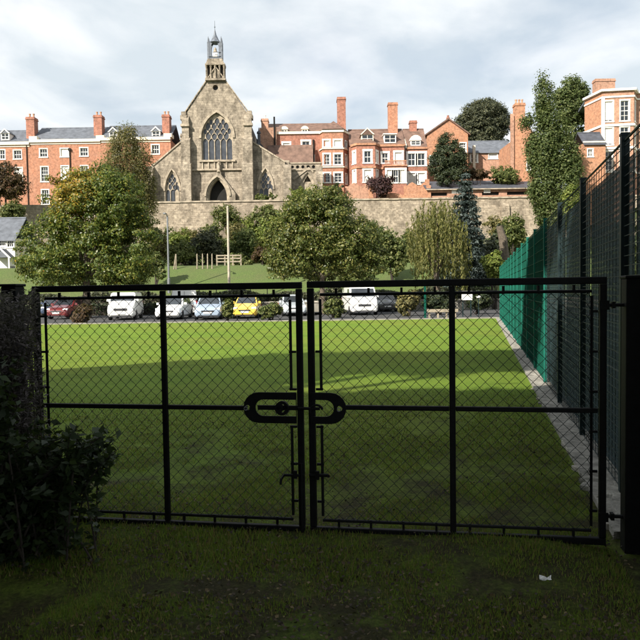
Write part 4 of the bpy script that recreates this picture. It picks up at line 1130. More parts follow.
# big maple on the left, leaves turning on its upper left side
tree('maple_tree', 'large broad maple tree, leaves turning yellow, in front of the brick terrace', 86, 49,
     [(95, 215, 44, 42), (62, 205, 26, 34), (42, 246, 26, 34), (118, 205, 30, 36), (132, 245, 28, 40), (90, 255, 46, 32), (60, 268, 34, 20), (125, 270, 30, 16), (92, 188, 28, 24)],
     820, 92, .64, .09, 'leaf_maple', .28, turned=(72, 190, 32))
tree('weeping_birch', 'tall weeping birch with brownish thin foliage in front of the brick terrace', 126, 74,
     [(127, 165, 20, 36), (112, 182, 15, 30), (142, 178, 12, 42), (128, 145, 12, 18), (148, 200, 8, 40), (128, 200, 24, 40)],
     700, 42, .62, .13, 'leaf_birch', .2, flat=1.7, aspect=.35)
tree('russet_tree', 'dark russet leaved tree at the left edge in front of the end terrace house', 6, 96,
     [(4, 180, 17, 20), (16, 186, 9, 14), (-10, 180, 18, 22)], 240, 34, .75, .18, 'leaf_russet', .2)
bush('yew_bush', 'rounded clipped dark evergreen above the cottage roof', 8, 207, 92, 16, 13, 'leaf_bush', 1800, .16, lobes=4)
tree('centre_tree', 'broad leafy green tree in the middle of the car park edge', 322, 50.5,
     [(322, 222, 40, 34), (296, 240, 30, 30), (350, 240, 32, 30), (318, 258, 52, 22), (285, 262, 22, 16), (365, 260, 22, 18), (330, 206, 22, 18), (305, 210, 20, 18)],
     700, 92, .64, .092, 'leaf_centre', .22)

# weeping willow: hanging strands
wr_b = P(438, 280, 53)
wr = empty('weeping_willow', (wr_b.x, 53, 0), label='pale weeping willow with hanging strands behind the car park', cat='tree')
pp, nn_, ax = [], [], []
for k in range(230):
    a = rng.uniform(0, 2 * math.pi); rr = math.sqrt(rng.random())
    pxo, top = 437 + 34 * rr * math.cos(a) * (1 if rng.random() < .8 else .7), 205 + 32 * rr ** 2 + rng.uniform(-12, 14)
    c = np.array(P(pxo, top, 53)); c[1] += 2.4 * rr * math.sin(a)
    Ls = rng.uniform(1.6, 4.6); n_ = int(Ls * 16)
    t = np.sort(rng.random(n_))
    sway = rng.normal(size=2) * .16
    q = np.stack([c[0] + sway[0] * t + rng.normal(size=n_) * .06, c[1] + sway[1] * t + rng.normal(size=n_) * .06, c[2] - Ls * t], 1)
    q = q[q[:, 2] > .5]
    pp.append(q); nn_.append(rng.normal(size=(len(q), 3)) * [1, 1, .3] + np.array([0, -.3, .1]))
pp = np.concatenate(pp); nn_ = np.concatenate(nn_)
put_leaves('crown', wr, pp, nn_, .13, 'leaf_willow', .32, np.tile([0, 0, -1.0], (len(pp), 1)))
limb_tubes(wr, (wr_b.x, 53, 0), [tuple(P(a, b, 53)) for a, b in ((425, 215), (450, 212), (438, 203), (415, 235), (462, 232))], .26)

def conifer(name, label, px, Y, top_py, base_py, half, mat, z0=None, n=9000, leaf=.13, group=None):
    s = Y / FPX
    t, bs = P(px, top_py, Y), P(px, base_py, Y)
    z0 = ter(0, Y) if z0 is None else z0
    root = empty(name, (bs.x, Y, z0), label=label, cat='tree', group=group)
    H = t.z - bs.z
    pts, nr = [], []
    tiers = 17
    for k in range(tiers):
        f = (k + .3) / tiers
        zc = t.z - H * f; rad = half * s * (f ** .62) * rng.uniform(.85, 1.1) + .12
        nb = int(6 + 9 * f)
        for j in range(nb):
            a = 2 * math.pi * (j + rng.random()) / nb
            L = rad * rng.uniform(.75, 1.12); m_ = int(n / (tiers * 11) * (.35 + f))
            u = rng.random(m_) ** .7
            q = np.stack([bs.x + np.cos(a) * L * u, Y + np.sin(a) * L * u, zc - L * .32 * u ** 1.5 + .12 * L * u ** 4], 1)
            q += rng.normal(size=q.shape) * [.1, .1, .09] * (1 + f)
            pts.append(q); nr.append(rng.normal(size=(m_, 3)) * .6 + [math.cos(a) * .3, math.sin(a) * .3, .8])
    put_leaves('crown', root, np.concatenate(pts), np.concatenate(nr), leaf, mat, .35)
    MB().tube([(bs.x, Y, z0 - .3), (bs.x, Y, bs.z), (bs.x, Y, t.z - .3)], [.22, .18, .03], 7).build('trunk', 'bark_dark', root)
    return root
conifer('blue_spruce', 'blue green spruce standing between the willow and the court fence', 466, 61, 174, 284, 24, 'needle_blue', n=26000, leaf=.17)
tree('ivy_poplar', 'tall columnar poplar thick with ivy beside the tall brick house', 552, 88,
     [(545, 100, 8, 27), (545, 140, 12, 34), (561, 150, 10, 34), (544, 180, 14, 30), (567, 185, 13, 34), (574, 165, 8, 22), (534, 150, 7, 18), (556, 212, 18, 20), (525, 122, 6, 5)],
     1250, 40, .78, .145, 'leaf_poplar', .35, flat=1.3)
tree('round_top_tree', 'darker rounded tree just behind the ivy-clad poplar', 574, 112,
     [(571, 92, 15, 15), (578, 105, 12, 20), (566, 108, 14, 22), (575, 130, 10, 22)], 420, 36, .85, .19, 'leaf_poplar', .3, z0=GZ)
tree('far_oak', 'big dark domed tree on the skyline behind the low brick range', 483, 145,
     [(483, 116, 22, 15), (468, 124, 14, 13), (499, 122, 13, 14), (480, 132, 26, 12), (484, 108, 14, 9), (482, 142, 27, 12)], 1300, 38, .95, .18, 'leaf_far_dark', .5, z0=GZ)
tree('round_conifer', 'dense dark green round conifer in front of the gable end house', 448, 103.5,
     [(448, 158, 16, 18), (447, 145, 10, 12), (440, 165, 12, 14), (457, 166, 12, 15), (448, 176, 15, 10)], 520, 40, .6, .125, 'leaf_dark', .25, z0=GZ, bark='bark_dark')
bush('yellow_bush', 'light green bush at the foot of the ivy-clad poplar', 569, 205, 84, 15, 24, 'leaf_bright', 2200, .17)
bush('purple_shrub', 'dark purple leaved shrub on the garden wall below the gabled house', 376, 184.5, 101.9, 16, 12, 'leaf_purple', 2200, .14, z0=GZ)
GB = 'bushes on the terrace above the town wall'
bush('terrace_bush', 'russet tipped bush right of the round conifer above the shed roof', 477, 170, 104.5, 14, 9, 'leaf_russet', 1100, .16, z0=GZ, group=GB)
bush('terrace_bush', 'dark green bush close under the tall narrow house', 504, 172, 104.5, 18, 11, 'leaf_bush', 1800, .16, z0=GZ, group=GB)
bush('terrace_bush', 'small green bush at the foot of the right church aisle', 268, 197, 102.6, 13, 6, 'leaf_bush', 1000, .13, z0=GZ, group=GB)
bush('terrace_bush', 'leafy bush in front of the low stone chapel', 300, 193, 102.4, 15, 8, 'leaf_bright', 1100, .13, z0=GZ, group=GB)
bush('terrace_bush', 'dark bush at the foot of the canted brick tower', 333, 188, 103.2, 12, 7, 'leaf_dark', 900, .14, z0=GZ, group=GB)
GS = 'shrubs on the bank below the town wall'
for (nm, lab, px, py, Y, rx, rz, mt, n_) in (
    ('bank_shrub', 'dark rounded shrub in the row below the church wall', 203, 242, 84, 19, 22, 'leaf_far_dark', 2400),
    ('bank_shrub', 'light green shrub next to the grey lamp post on the bank', 180, 244, 84, 17, 21, 'leaf_bright', 2200),
    ('bank_shrub', 'spiky leaved shrub hanging over the wall below the church door', 229, 218, 97, 17, 18, 'leaf_bush', 1900),
    ('bank_shrub', 'green shrub behind the pale timber rail fence', 246, 244, 86, 17, 20, 'leaf_poplar', 1900),
    ('bank_shrub', 'reddish bush right of the timber rail fence', 262, 256, 76, 15, 13, 'leaf_russet', 1200),
    ('bank_shrub', 'tall yellow green shrub just left of the middle tree', 272, 226, 80, 14, 22, 'leaf_bright', 1600),
    ('bank_shrub', 'shrub between the maple and the church wall', 160, 236, 80, 12, 26, 'leaf_birch', 1500),
    ('bank_shrub', 'green shrub between the middle tree and the willow', 393, 246, 66, 15, 26, 'leaf_bush', 1900),
    ('bank_shrub', 'dark shrub under the right side of the wall beside the spruce', 494, 243, 70, 13, 30, 'leaf_dark', 2200),
    ('bank_shrub', 'bright green low shrub at the end of the court fence', 494, 264, 57, 14, 15, 'leaf_bright', 1600),
    ('bank_shrub', 'ivy covered shrub climbing the wall next to the poplar', 514, 228, 80, 15, 22, 'leaf_bush', 1900)):
    bush(nm, lab, px, py, Y, rx, rz, mt, n_, .15, group=GS)
for (lab, px, py, Y, rx, rz, mt, n_) in (
    ('broad olive bush filling the bank between the lamp post and the stakes', 186, 252, 80, 20, 15, 'leaf_bush', 2400),
    ('broad green bush behind the stakes below the church', 218, 248, 88, 22, 17, 'leaf_poplar', 2600),
    ('tawny bush above the timber rail fence', 238, 236, 92, 20, 17, 'leaf_birch', 2200),
    ('tall olive bush against the wall right of the church portal', 268, 218, 97, 16, 17, 'leaf_bush', 1900),
    ('broad olive bush between the middle tree and the wall', 382, 236, 84, 20, 20, 'leaf_poplar', 2400),
    ('broad green bush left of the willow top', 408, 252, 76, 18, 24, 'leaf_bush', 2600),
    ('broad dark bush right of the spruce', 486, 256, 66, 18, 22, 'leaf_far_dark', 2600),
    ('tawny bush on the wall above the dead stump', 500, 226, 92, 18, 15, 'leaf_birch', 2000),
    ('tawny bush close under the wall left of the dark rounded shrub', 190, 238, 93, 16, 15, 'leaf_birch', 1700),
    ('pale green bush close under the wall right of the grey lamp post', 168, 240, 93, 15, 18, 'leaf_poplar', 1700),
    ('low green bush at the right end of the timber rail fence', 240, 258, 79, 14, 12, 'leaf_bush', 1500),
    ('olive bush low on the wall left of the spiky shrub', 214, 232, 95, 14, 16, 'leaf_bush', 1500),
    ('green bush against the wall left of the middle tree', 256, 228, 95, 16, 20, 'leaf_bright', 1900),
    ('rusty bush against the wall behind the middle tree', 285, 232, 94, 16, 18, 'leaf_birch', 1500),
    ('green bush under the wall behind the top of the middle tree', 400, 240, 92, 16, 18, 'leaf_bush', 1700),
    ('bright bush at the foot of the wall left of the willow', 420, 246, 90, 16, 20, 'leaf_bright', 1700),
    ('dark bush at the foot of the wall behind the spruce', 478, 244, 88, 20, 24, 'leaf_dark', 2300),
    ('olive bush behind the dead stump', 508, 246, 84, 18, 26, 'leaf_bush', 2300),
    ('dark bush at the foot of the maple beside the grey lamp post', 157, 262, 66, 10, 18, 'leaf_bush', 1400),
    ('low olive bush right of the timber rail fence below the middle tree', 280, 262, 70, 16, 14, 'leaf_bush', 1400),
    ('low bush behind the trunk of the middle tree', 345, 272, 66, 26, 16, 'leaf_bush', 1900),
    ('low dark bush under the willow', 445, 274, 62, 24, 14, 'leaf_dark', 1900),
    ('bushy growth left of the maple beside the cottage', 26, 268, 70, 12, 14, 'leaf_bush', 1400)):
    bush('bank_shrub', lab, px, py, Y, rx, rz, mt, n_, .15, group=GS)
MB().tube([P(505, 262, 68), P(503, 240, 68), P(499, 226, 68)], [.5, .42, .3], 8).build('tree_stump', 'bark')
o = bpy.data.objects['tree_stump']; tag(o, 'thick pale dead tree stump among the dark shrubs', 'stump')
GC = 'bushes among the parked cars'
for (lab, px, py, Y, rx, rz, mt, n_) in (
    ('brownish bush with twiggy stems beside the maroon car', 84, 312, 40.8, 11, 10, 'leaf_russet', 1100),
    ('small bush between the silver blue car and the yellow car', 226, 308, 41, 5.5, 11, 'leaf_bush', 700),
    ('low bright green bush right of the yellow car', 271, 307, 41.5, 12, 8.5, 'leaf_bush', 1100),
    ('ragged bush left of the white minibus', 333, 303, 43.5, 11, 14, 'leaf_bush', 1200),
    ('pale ragged bush right of the dark grey car', 408, 302, 44.5, 12, 13, 'leaf_birch', 1300),
    ('dark bush behind the kerb below the willow', 438, 298, 46, 15, 13, 'leaf_dark', 1500),
    ('dark bush behind the white notice board', 476, 298, 46.5, 17, 11, 'leaf_dark', 1500)):
    bush('car_park_bush', lab, px, py, Y, rx, rz, mt, n_, .1, z0=0.0, group=GC)
# clipped hedge behind the cars
hd = empty('low_hedge', (-9, 55, 0), label='low dark green hedge running behind the parked cars', cat='hedge')
xa, xb = P(20, 300, 55).x, P(262, 300, 55).x
n_ = 9000
p = np.stack([rng.uniform(xa, xb, n_), 55 + rng.uniform(-.5, .5, n_), .95 * rng.random(n_) ** .6], 1)
put_leaves('foliage', hd, p, rng.normal(size=(n_, 3)) + [0, -.8, .5], .09, 'leaf_dark')
MB().box((xa, 54.7, 0), (xb, 55.3, .75)).build('core', 'bark_dark', hd)
fh = empty('bank_hedge', (-4, 58.6, 0), label='long grey green hedge along the foot of the grass bank', cat='hedge')
xa, xb = P(-20, 300, 58.6).x, P(530, 300, 58.6).x
n_ = 26000
p = np.stack([rng.uniform(xa, xb, n_), 58.6 + rng.uniform(-.6, .6, n_), np.zeros(n_)], 1)
p[:, 2] = (1.75 + .3 * np.sin(p[:, 0] * 1.1) * np.sin(p[:, 0] * .43 + 1)) * rng.random(n_) ** .55
put_leaves('foliage', fh, p, rng.normal(size=(n_, 3)) + [0, -.8, .4], .11, 'leaf_far_dark')
MB().box((xa, 58.3, -.1), (xb, 58.9, 1.2)).build('core', 'bark_dark', fh)
# low pale wall beyond the car park
lwf = empty('low_wall', (0, 57.3, 0), label='low pale concrete wall at the back of the car park', cat='wall')
MB().box((-40, 57.2, -.2), (24, 57.5, .78)).build('wall_body', 'kerb_stone', lwf)
MB().box((-40, 57.12, .78), (24, 57.58, .92)).build('coping', 'concrete', lwf)

# trees standing behind and beside the photographer: they cast the shade over the gate and the near field
def shade_tree(label, x, y, h, rad, zc, n_clump=300, mat='leaf_dark', leaf=.3):
    r = empty('shade_tree', (x, y, 0), label=label, cat='tree', group='tall trees behind the camera')
    lb = [((x, y, zc), (rad, rad, (h - zc)))]
    for k in range(6):
        a = k * 1.05
        lb.append(((x + math.cos(a) * rad * .55, y + math.sin(a) * rad * .55, zc + random.uniform(-.2, .35) * (h - zc)), (rad * .6, rad * .6, (h - zc) * .55)))
    p, n = crown(lb, n_clump, 30, 1.3, .7, .2)
    put_leaves('crown', r, p, n, leaf, mat)
    limb_tubes(r, (x, y, 0), [l[0] for l in lb[1:]], .4, 'bark_dark')
    return r
def at_shadow(x, y, h):
    k = h / math.tan(R(SUN_EL))
    return x + SUN_AZ.x * k, y + SUN_AZ.y * k
shade_tree('spreading dark tree over the path behind the gate opening', -1.2, -2.4, 14.5, 5.4, 9.8, 105)
shade_tree('spreading dark tree right of the path', 5.0, -.8, 14.5, 6.4, 10.0, 115)
shade_tree('tall dark tree further back on the path', -17.0, -14, 17, 6, 10, 330)
# unseen conifer screens, added and shaped to throw straight shade edges across the field
def screen(label, sh_a, sh_b, h, thick=2.6, n=26000):
    a, b = at_shadow(*sh_a, h), at_shadow(*sh_b, h)
    r = empty('shade_screen', ((a[0] + b[0]) / 2, (a[1] + b[1]) / 2, 0), label=label, cat='hedge', group='unseen conifer screens added to shade the field')
    A, B = np.array([*a, 0.0]), np.array([*b, 0.0])
    u = (B - A) / np.linalg.norm(B - A); nrm = np.array([-u[1], u[0], 0]); L = np.linalg.norm(B - A)
    t = rng.random(n); z = h * rng.random(n) ** .8
    z = z - .25 * np.abs(np.sin(t * L * 1.1)) * (z > h - 1)
    p = A + np.outer(t, B - A) + np.outer(rng.uniform(-1, 1, n) * thick / 2 * np.clip(1.1 - (z / h) ** 6, .2, 1), nrm)
    p[:, 2] = z
    put_leaves('foliage', r, p, rng.normal(size=(n, 3)) + [0, 0, .5], .3, 'leaf_dark')
    for k in range(int(L / 2.2) + 1):
        q = A + u * min(L, k * 2.2 + .5)
        MB().tube([(q[0], q[1], -.2), (q[0], q[1], h * .55), (q[0], q[1], h - .8)], [.2, .15, .04], 6).build('trunk', 'bark_dark', r)
    return r
screen('long unseen conifer screen left of the camera, added to shade the field', (-16, 9.6), (.4, 19.2), 13.0, 2.6, 30000)
screen('shorter unseen conifer screen continuing behind the camera, added to fill out the shade', (-10, 15.2), (1.0, 14.8), 13.5, 2.6, 22000)
screen('lowest unseen conifer screen, nearest behind the camera, added for its shade', (-1.2, 11.5), (11.0, 11.5), 12.0, 2.6, 18000)
# unseen tree behind that screen, crown shaped to shade a second strip
cxs, cys = at_shadow(3.4, 16.5, 15.2)
r = empty('shade_tree', (cxs, cys, 0), label='unseen dark tree above the conifer screen, its crown shaped to shade the field', cat='tree', group='tall trees behind the camera')
p, n = crown([((cxs, cys, 15.2), (3.8, 2.0, 1.0)), ((cxs - 3.0, cys + .2, 15.3), (3.0, 2, 1.0)), ((cxs + 4.0, cys + .2, 15.4), (3.6, 2, 1.0))], 420, 30, .8, .6, .1)
put_leaves('crown', r, p, n, .26, 'leaf_dark')
limb_tubes(r, (cxs, cys, 0), [(cxs, cys, 15.2), (cxs - 2, cys + .5, 15.4), (cxs + 3.0, cys + .3, 15.5)], .35, 'bark_dark')

# ------------------------------------------------------------------ poles, rails, notice board
def pole(px, top, Y, label, r=.09, mat='pole_pale', head=True, z0=None):
    t = P(px, top, Y); z0 = ter(t.x, Y) if z0 is None else z0
    o = empty('lamp_post', (t.x, Y, z0), label=label, cat='lamp post', group='lamp posts on the bank')
    MB().tube([(t.x, Y, z0 - .3), (t.x, Y, z0 + 1.3), (t.x, Y, z0 + 1.35), (t.x, Y, t.z)], [r * 1.5, r * 1.5, r, r * .75], 8).build('pole', mat, o)
    if head:
        MB().tube([(t.x, Y, t.z - .1), (t.x, Y - .3, t.z + .1), (t.x, Y - .8, t.z + .12)], .035, 6).build('arm', mat, o)
        MB().box((t.x - .11, Y - 1.3, t.z + .05), (t.x + .11, Y - .75, t.z + .17)).build('lamp_head', 'galvanised', o)
    else:
        MB().lathe([(r * .8, 0), (r * .9, .05), (.03, .12)], (t.x, Y, t.z - .02), 8).build('cap', mat, o)
    return o
pole(227.6, 207, 59.5, 'pale tall timber pole in front of the church portal', .12, head=False)
pole(167.3, 216, 64, 'slim grey lamp post between the maple and the bank', .1, 'galvanised')
def rail_fence(name, label, pts, h, rails, pr, rr, mat, group=None, square=True, cat='fence'):
    o = empty(name, (pts[0][0], pts[0][1], ter(*pts[0])), label=label, cat=cat, group=group)
    for (x, y) in pts:
        z = ter(x, y); MB().box((x - pr, y - pr, z - .2), (x + pr, y + pr, z + h)).build('post', mat, o)
    for a, b in zip(pts[:-1], pts[1:]):
        for f in rails:
            za, zb = ter(*a) + h * f, ter(*b) + h * f
            MB().hull8([(a[0], a[1] - pr - .04, za - rr), (b[0], b[1] - pr - .04, zb - rr), (b[0], b[1] - pr - .002, zb - rr), (a[0], a[1] - pr - .002, za - rr),
                        (a[0], a[1] - pr - .04, za + rr), (b[0], b[1] - pr - .04, zb + rr), (b[0], b[1] - pr - .002, zb + rr), (a[0], a[1] - pr - .002, za + rr)]).build('rail', mat, o)
    return o
rail_fence('timber_fence', 'pale timber post and rail fence at the top of the grass bank', [(P(px, 264, 73).x, 73) for px in (217, 225, 233, 241)], 1.15, (.35, .65, .92), .07, .07, 'timber_pale')
rail_fence('iron_fence', 'thin dark iron fence across the lower grass bank', [(P(px, 280, 60.5).x, 60.5 + .02 * k) for k, px in enumerate((148, 165, 182, 199, 216, 233, 250, 267))], 1.7, (.5, .95), .035, .02, 'black_metal')
for k, px in enumerate((173.5, 176, 197, 202.5, 207.5, 212)):
    q = P(px, 262, 71); z = ter(q.x, 71)
    o = MB().tube([(q.x, 71, z - .2), (q.x + (.25 if k == 0 else .02), 71, z + 1.5)], [.07, .06], 6).lathe([(.07, 0), (.02, .1)], (q.x + (.25 if k == 0 else .02), 71, z + 1.48), 6).build('timber_stake', 'timber_pale')
    tag(o, ['leaning pale stake beside the light green bank shrub', 'upright pale stake beside the light green bank shrub', 'first pale stake of four under the dark bank shrub', 'second pale stake of four under the dark bank shrub',
            'third pale stake of four under the dark bank shrub', 'last pale stake of four, nearest the timber rail fence'][k], 'stake', 'timber stakes on the bank')
nb = P(467, 303, 42.5)
o = empty('notice_board', (nb.x, 42.5, 0), label='white rectangular notice board on two posts near the court fence', cat='sign')
zt_, zb_ = P(467, 291, 42.5).z, P(467, 300, 42.5).z
MB().box((nb.x - .33, 42.47, zb_), (nb.x + .33, 42.52, zt_)).build('board', 'white_paint', o)
for s_ in (-1, 1): MB().box((nb.x + s_ * .25 - .03, 42.521, -.1), (nb.x + s_ * .25 + .03, 42.57, zt_ - .05)).build('post', 'fence_post_dark', o)
q = P(478.5, 297, 42.5)
o = empty('marker_post', (q.x, 42.5, 0), label='short thin post with round white marker next to the notice board', cat='post')
MB().tube([(q.x, 42.5, -.1), (q.x, 42.5, q.z)], .03, 6).build('stem', 'fence_post_dark', o)
MB().lathe([(.02, -.05), (.14, -.04), (.16, .04), (.02, .09)], (q.x, 42.5, q.z), 10).build('marker', 'white_paint', o)
q = P(425, 300, 41.5)
o = empty('green_post', (q.x, 41.5, 0), label='single green metal post behind the kerb below the willow', cat='post')
MB().box((q.x - .06, 41.44, -.1), (q.x + .06, 41.56, 2.2)).build('shaft', 'fence_green', o)
MB().box((q.x - .08, 41.42, 2.2), (q.x + .08, 41.58, 2.24)).build('cap', 'fence_green', o)
q0, q1 = P(427, 312, 40.6).x, P(458, 312, 40.6).x
o = empty('low_barrier', (q0, 40.6, 0), label='low pale timber barrier rail behind the kerb below the willow', cat='barrier')
MB().box((q0, 40.55, .38), (q1, 40.65, .56)).build('rail', 'timber_pale', o)
for k in range(4):
    xx = q0 + (q1 - q0) * (k + .3) / 3.6; MB().box((xx - .05, 40.651, -.1), (xx + .05, 40.75, .5)).build('post', 'timber_pale', o)

# ------------------------------------------------------------------ vehicles
def loft(mb, secs):
    k = len(mb.v); n = len(secs[0])
    for s in secs: mb.v += [tuple(p) for p in s]
    for i in range(len(secs) - 1):
        for j in range(n):
            mb.f.append((k + i * n + j, k + i * n + (j + 1) % n, k + (i + 1) * n + (j + 1) % n, k + (i + 1) * n + j))
    mb.f.append(tuple(k + j for j in range(n - 1, -1, -1))); mb.f.append(tuple(k + (len(secs) - 1) * n + j for j in range(n)))
def sect(y, hw, zl, zt, crown_=.03):
    return [(-hw * .86, y, zl), (-hw * .98, y, zl + .12), (-hw, y, zl + (zt - zl) * .55), (-hw * .93, y, zt - .04), (-hw * .6, y, zt + crown_ * .6), (0, y, zt + crown_),
            (hw * .6, y, zt + crown_ * .6), (hw * .93, y, zt - .04), (hw, y, zl + (zt - zl) * .55), (hw * .98, y, zl + .12), (hw * .86, y, zl)]
def wheel(root, x, y, r, s_):
    w = empty('wheel', (x, y, r)); w.parent = root
    prof = [(r * .62, -.1), (r * .93, -.1), (r, -.06), (r, .06), (r * .93, .1), (r * .62, .1)]
    t = MB().lathe(prof, (0, 0, 0), 18).mesh('tyre'); t.materials.append(MATS['rubber']); t.transform(Matrix.Rotation(R(90), 4, 'Y'))
    link('tyre', t, None, w)
    m_ = MB().lathe([(r * .6, -.02), (r * .63, .085), (r * .5, .06), (r * .16, .05), (r * .14, .08), (.02, .08)], (0, 0, 0), 12).mesh('rim'); m_.materials.append(MATS['alloy'])
    m_.transform(Matrix.Rotation(R(90 * s_), 4, 'Y')); link('rim', m_, None, w)
def vehicle(name, label, cat, px, py, yaw, paint, kind='hatch', W=1.75, L=4.0, H=1.46, rear=False, plate='plate_white', zpx=None):
    g = G(px, py)
    root = empty(name, (g.x, g.y + L / 2 * math.cos(yaw) * .9, 0.012), yaw + (math.pi if rear else 0), label, cat, 'vehicles parked beyond the field')
    hw = W / 2; y0 = -L / 2; y1 = L / 2
    body = MB()
    if kind == 'hatch':
        loft(body, [sect(y0, hw * .80, .30, .58), sect(y0 + .10, hw * .92, .20, .70), sect(y0 + .32, hw * .98, .18, .80), sect(y0 + 1.0, hw, .18, .96, .04), sect(y0 + 1.5, hw, .18, .97), sect(y1 - .6, hw, .18, .99), sect(y1 - .14, hw * .96, .2, .98), sect(y1, hw * .88, .32, .88)])
        zb, zt = .93, H; fy0, fy1, ry0, ry1 = y0 + .95, y0 + 1.72, y1 - .12, y1 - .55; bw, tw = hw * .92, hw * .72
    elif kind == 'estate':
        loft(body, [sect(y0, hw * .80, .30, .58), sect(y0 + .10, hw * .92, .20, .68), sect(y0 + .35, hw * .98, .18, .76), sect(y0 + 1.15, hw, .18, .93, .04), sect(y0 + 1.6, hw, .18, .95), sect(y1 - .6, hw, .18, .97), sect(y1 - .12, hw * .96, .2, .96), sect(y1, hw * .9, .32, .86)])
        zb, zt = .91, H; fy0, fy1, ry0, ry1 = y0 + 1.12, y0 + 1.95, y1 - .06, y1 - .4; bw, tw = hw * .92, hw * .74
    else:      # van: short bonnet, tall upright body
        loft(body, [sect(y0, hw * .86, .36, .78), sect(y0 + .08, hw * .95, .24, .98), sect(y0 + .28, hw, .22, 1.10), sect(y0 + .62, hw, .22, 1.24, .04), sect(y0 + 1.2, hw, .22, 1.26), sect(y1 - .05, hw, .24, 1.26), sect(y1, hw * .98, .3, 1.22)])
        zb, zt = 1.19, H; fy0, fy1, ry0, ry1 = y0 + .55, y0 + 1.22, y1 - .03, y1 - .1; bw, tw = hw * .97, hw * .86
    bo = body.build('body', paint, root, world=False, smooth=False); bevel(bo, .03, 2)
    cab = MB()
    def ring(z, f):
        a = fy0 + (fy1 - fy0) * f; b = ry0 + (ry1 - ry0) * f; w = bw + (tw - bw) * f
        return [(-w, a, z), (w, a, z), (w, b, z), (-w, b, z)]
    loft(cab, [ring(zb, 0), ring(zb + (zt - zb) * .88, .88), [(x * .9, y + (.06 if y < 0 else -.06), zt) for x, y, _ in ring(zt, 1)]])
    co = cab.build('cabin', paint, root, world=False); bevel(co, .03, 2)
    def slab(c4, t, nm, mat, par, dirn):
        d = Vector(dirn) * t
        MB().hull8([tuple(Vector(p) - d * .3) for p in c4] + [tuple(Vector(p) + d) for p in c4]).build(nm, mat, par, world=False)
    def cpt(f, u, side, e=.0):
        a = fy0 + (fy1 - fy0) * f; b = ry0 + (ry1 - ry0) * f; w = bw + (tw - bw) * f; z = zb + (zt - zb) * f
        if side == 'f': return (w * u, a, z)
        if side == 'r': return (w * u, b, z)
        return (w * (1 if side == 'R' else -1), a + (b - a) * u, z)
    gt = .66 if kind == 'panel' else .84
    slab([cpt(.10, -.88, 'f'), cpt(.10, .88, 'f'), cpt(gt, .88, 'f'), cpt(gt, -.88, 'f')], .014, 'windscreen', 'car_glass', co, (0, -1, .5))
    if kind != 'panel':
        slab([cpt(.16, .82, 'r'), cpt(.16, -.82, 'r'), cpt(.84, -.82, 'r'), cpt(.84, .82, 'r')], .014, 'rear_window', 'car_glass', co, (0, 1, .3))
    else:
        MB().box((-.012, y1 - .02, .45), (.012, y1 + .006, H - .2)).build('rear_door_seam', 'chrome_dark', co, world=False)
    spans = ((.1, .46), (.5, .88)) if kind != 'panel' else ((.06, .28),)
    for sd, nx_ in (('L', -1), ('R', 1)):
        for a, b in spans:
            slab([cpt(.14, a, sd), cpt(.14, b, sd), cpt(gt - .02, b, sd), cpt(gt - .02, a + .04, sd)], .012, 'side_window', 'car_glass', co, (nx_, 0, .25))
        zh = zb - .22 if kind in ('hatch', 'estate') else .86
        MB().hull8([(nx_ * hw * .52, y0 + .02, zh - .12), (nx_ * hw * .88, y0 + .10, zh - .10), (nx_ * hw * .9, y0 + .3, zh - .08), (nx_ * hw * .5, y0 + .2, zh - .1),
                    (nx_ * hw * .56, y0 + .10, zh + .05), (nx_ * hw * .88, y0 + .16, zh + .06), (nx_ * hw * .9, y0 + .34, zh + .06), (nx_ * hw * .55, y0 + .3, zh + .05)]).build('headlight', 'lamp_lens', root, world=False)
        MB().box((nx_ * hw * .9 - .07, y1 - .06, zb - .32), (nx_ * hw * .9 + .05, y1 + .012, zb - .05 if kind != 'panel' else zb)).build('tail_light', 'tail_lens', root, world=False)
        my = fy0 + .32
        MB().hull8([(nx_ * hw * .95, my - .06, zb + .05), (nx_ * hw * 1.14, my - .04, zb + .05), (nx_ * hw * 1.14, my + .06, zb + .06), (nx_ * hw * .95, my + .06, zb + .06),
                    (nx_ * hw * .95, my - .05, zb + .2), (nx_ * hw * 1.13, my - .03, zb + .19), (nx_ * hw * 1.13, my + .06, zb + .19), (nx_ * hw * .95, my + .06, zb + .2)]).build('wing_mirror', paint, root, world=False)
        wr_ = .31 if kind != 'panel' else .34
        for yy in (y0 + .78, y1 - .72): wheel(root, nx_ * (hw - .1), yy, wr_, nx_)
    MB().box((-hw * .45, y0 - .012, .5 if kind != 'panel' else .62), (hw * .45, y0 + .1, .6 if kind != 'panel' else .78)).build('grille', 'chrome_dark', root, world=False)
    MB().box((-hw * .7, y0 + .03, .22), (hw * .7, y0 + .12, .34)).build('lower_grille', 'chrome_dark', root, world=False)
    MB().box((-.26, y0 - .03, .39), (.26, y0 - .013, .5)).build('number_plate', plate, root, world=False)
    MB().box((-.26, y1 + .003, .55), (.26, y1 + .02, .66)).build('number_plate', 'plate_yellow', root, world=False)
    return root
vehicle('hatchback', 'maroon hatchback at the left end, half hidden by the gate edge and bush', 'car', 60, 319.5, R(-6), 'car_maroon')
vehicle('hatchback', 'dark blue car with pale bonnet tucked behind the maroon car', 'car', 47, 316.5, R(12), 'car_navy')
vehicle('van', 'small white panel van left of the row, seen at an angle below the maple', 'van', 118, 320.5, R(7), 'car_white', 'panel', 1.8, 4.2, 1.82)
vehicle('estate_car', 'white estate car crossed by the left gate mullion', 'car', 168, 320, R(0), 'car_white', 'estate', 1.76, 4.5, 1.46)
vehicle('van', 'tall white van standing behind the white estate car', 'van', 178, 316.2, R(14), 'car_white', 'panel', 1.95, 4.6, 2.05, rear=True)
vehicle('hatchback', 'silver blue hatchback facing the field, right of the white estate', 'car', 206, 320, R(4), 'car_blue')
vehicle('hatchback', 'yellow hatchback facing the field', 'car', 245, 319, R(0), 'car_yellow', 'hatch', 1.66, 3.7, 1.44, plate='plate_white')
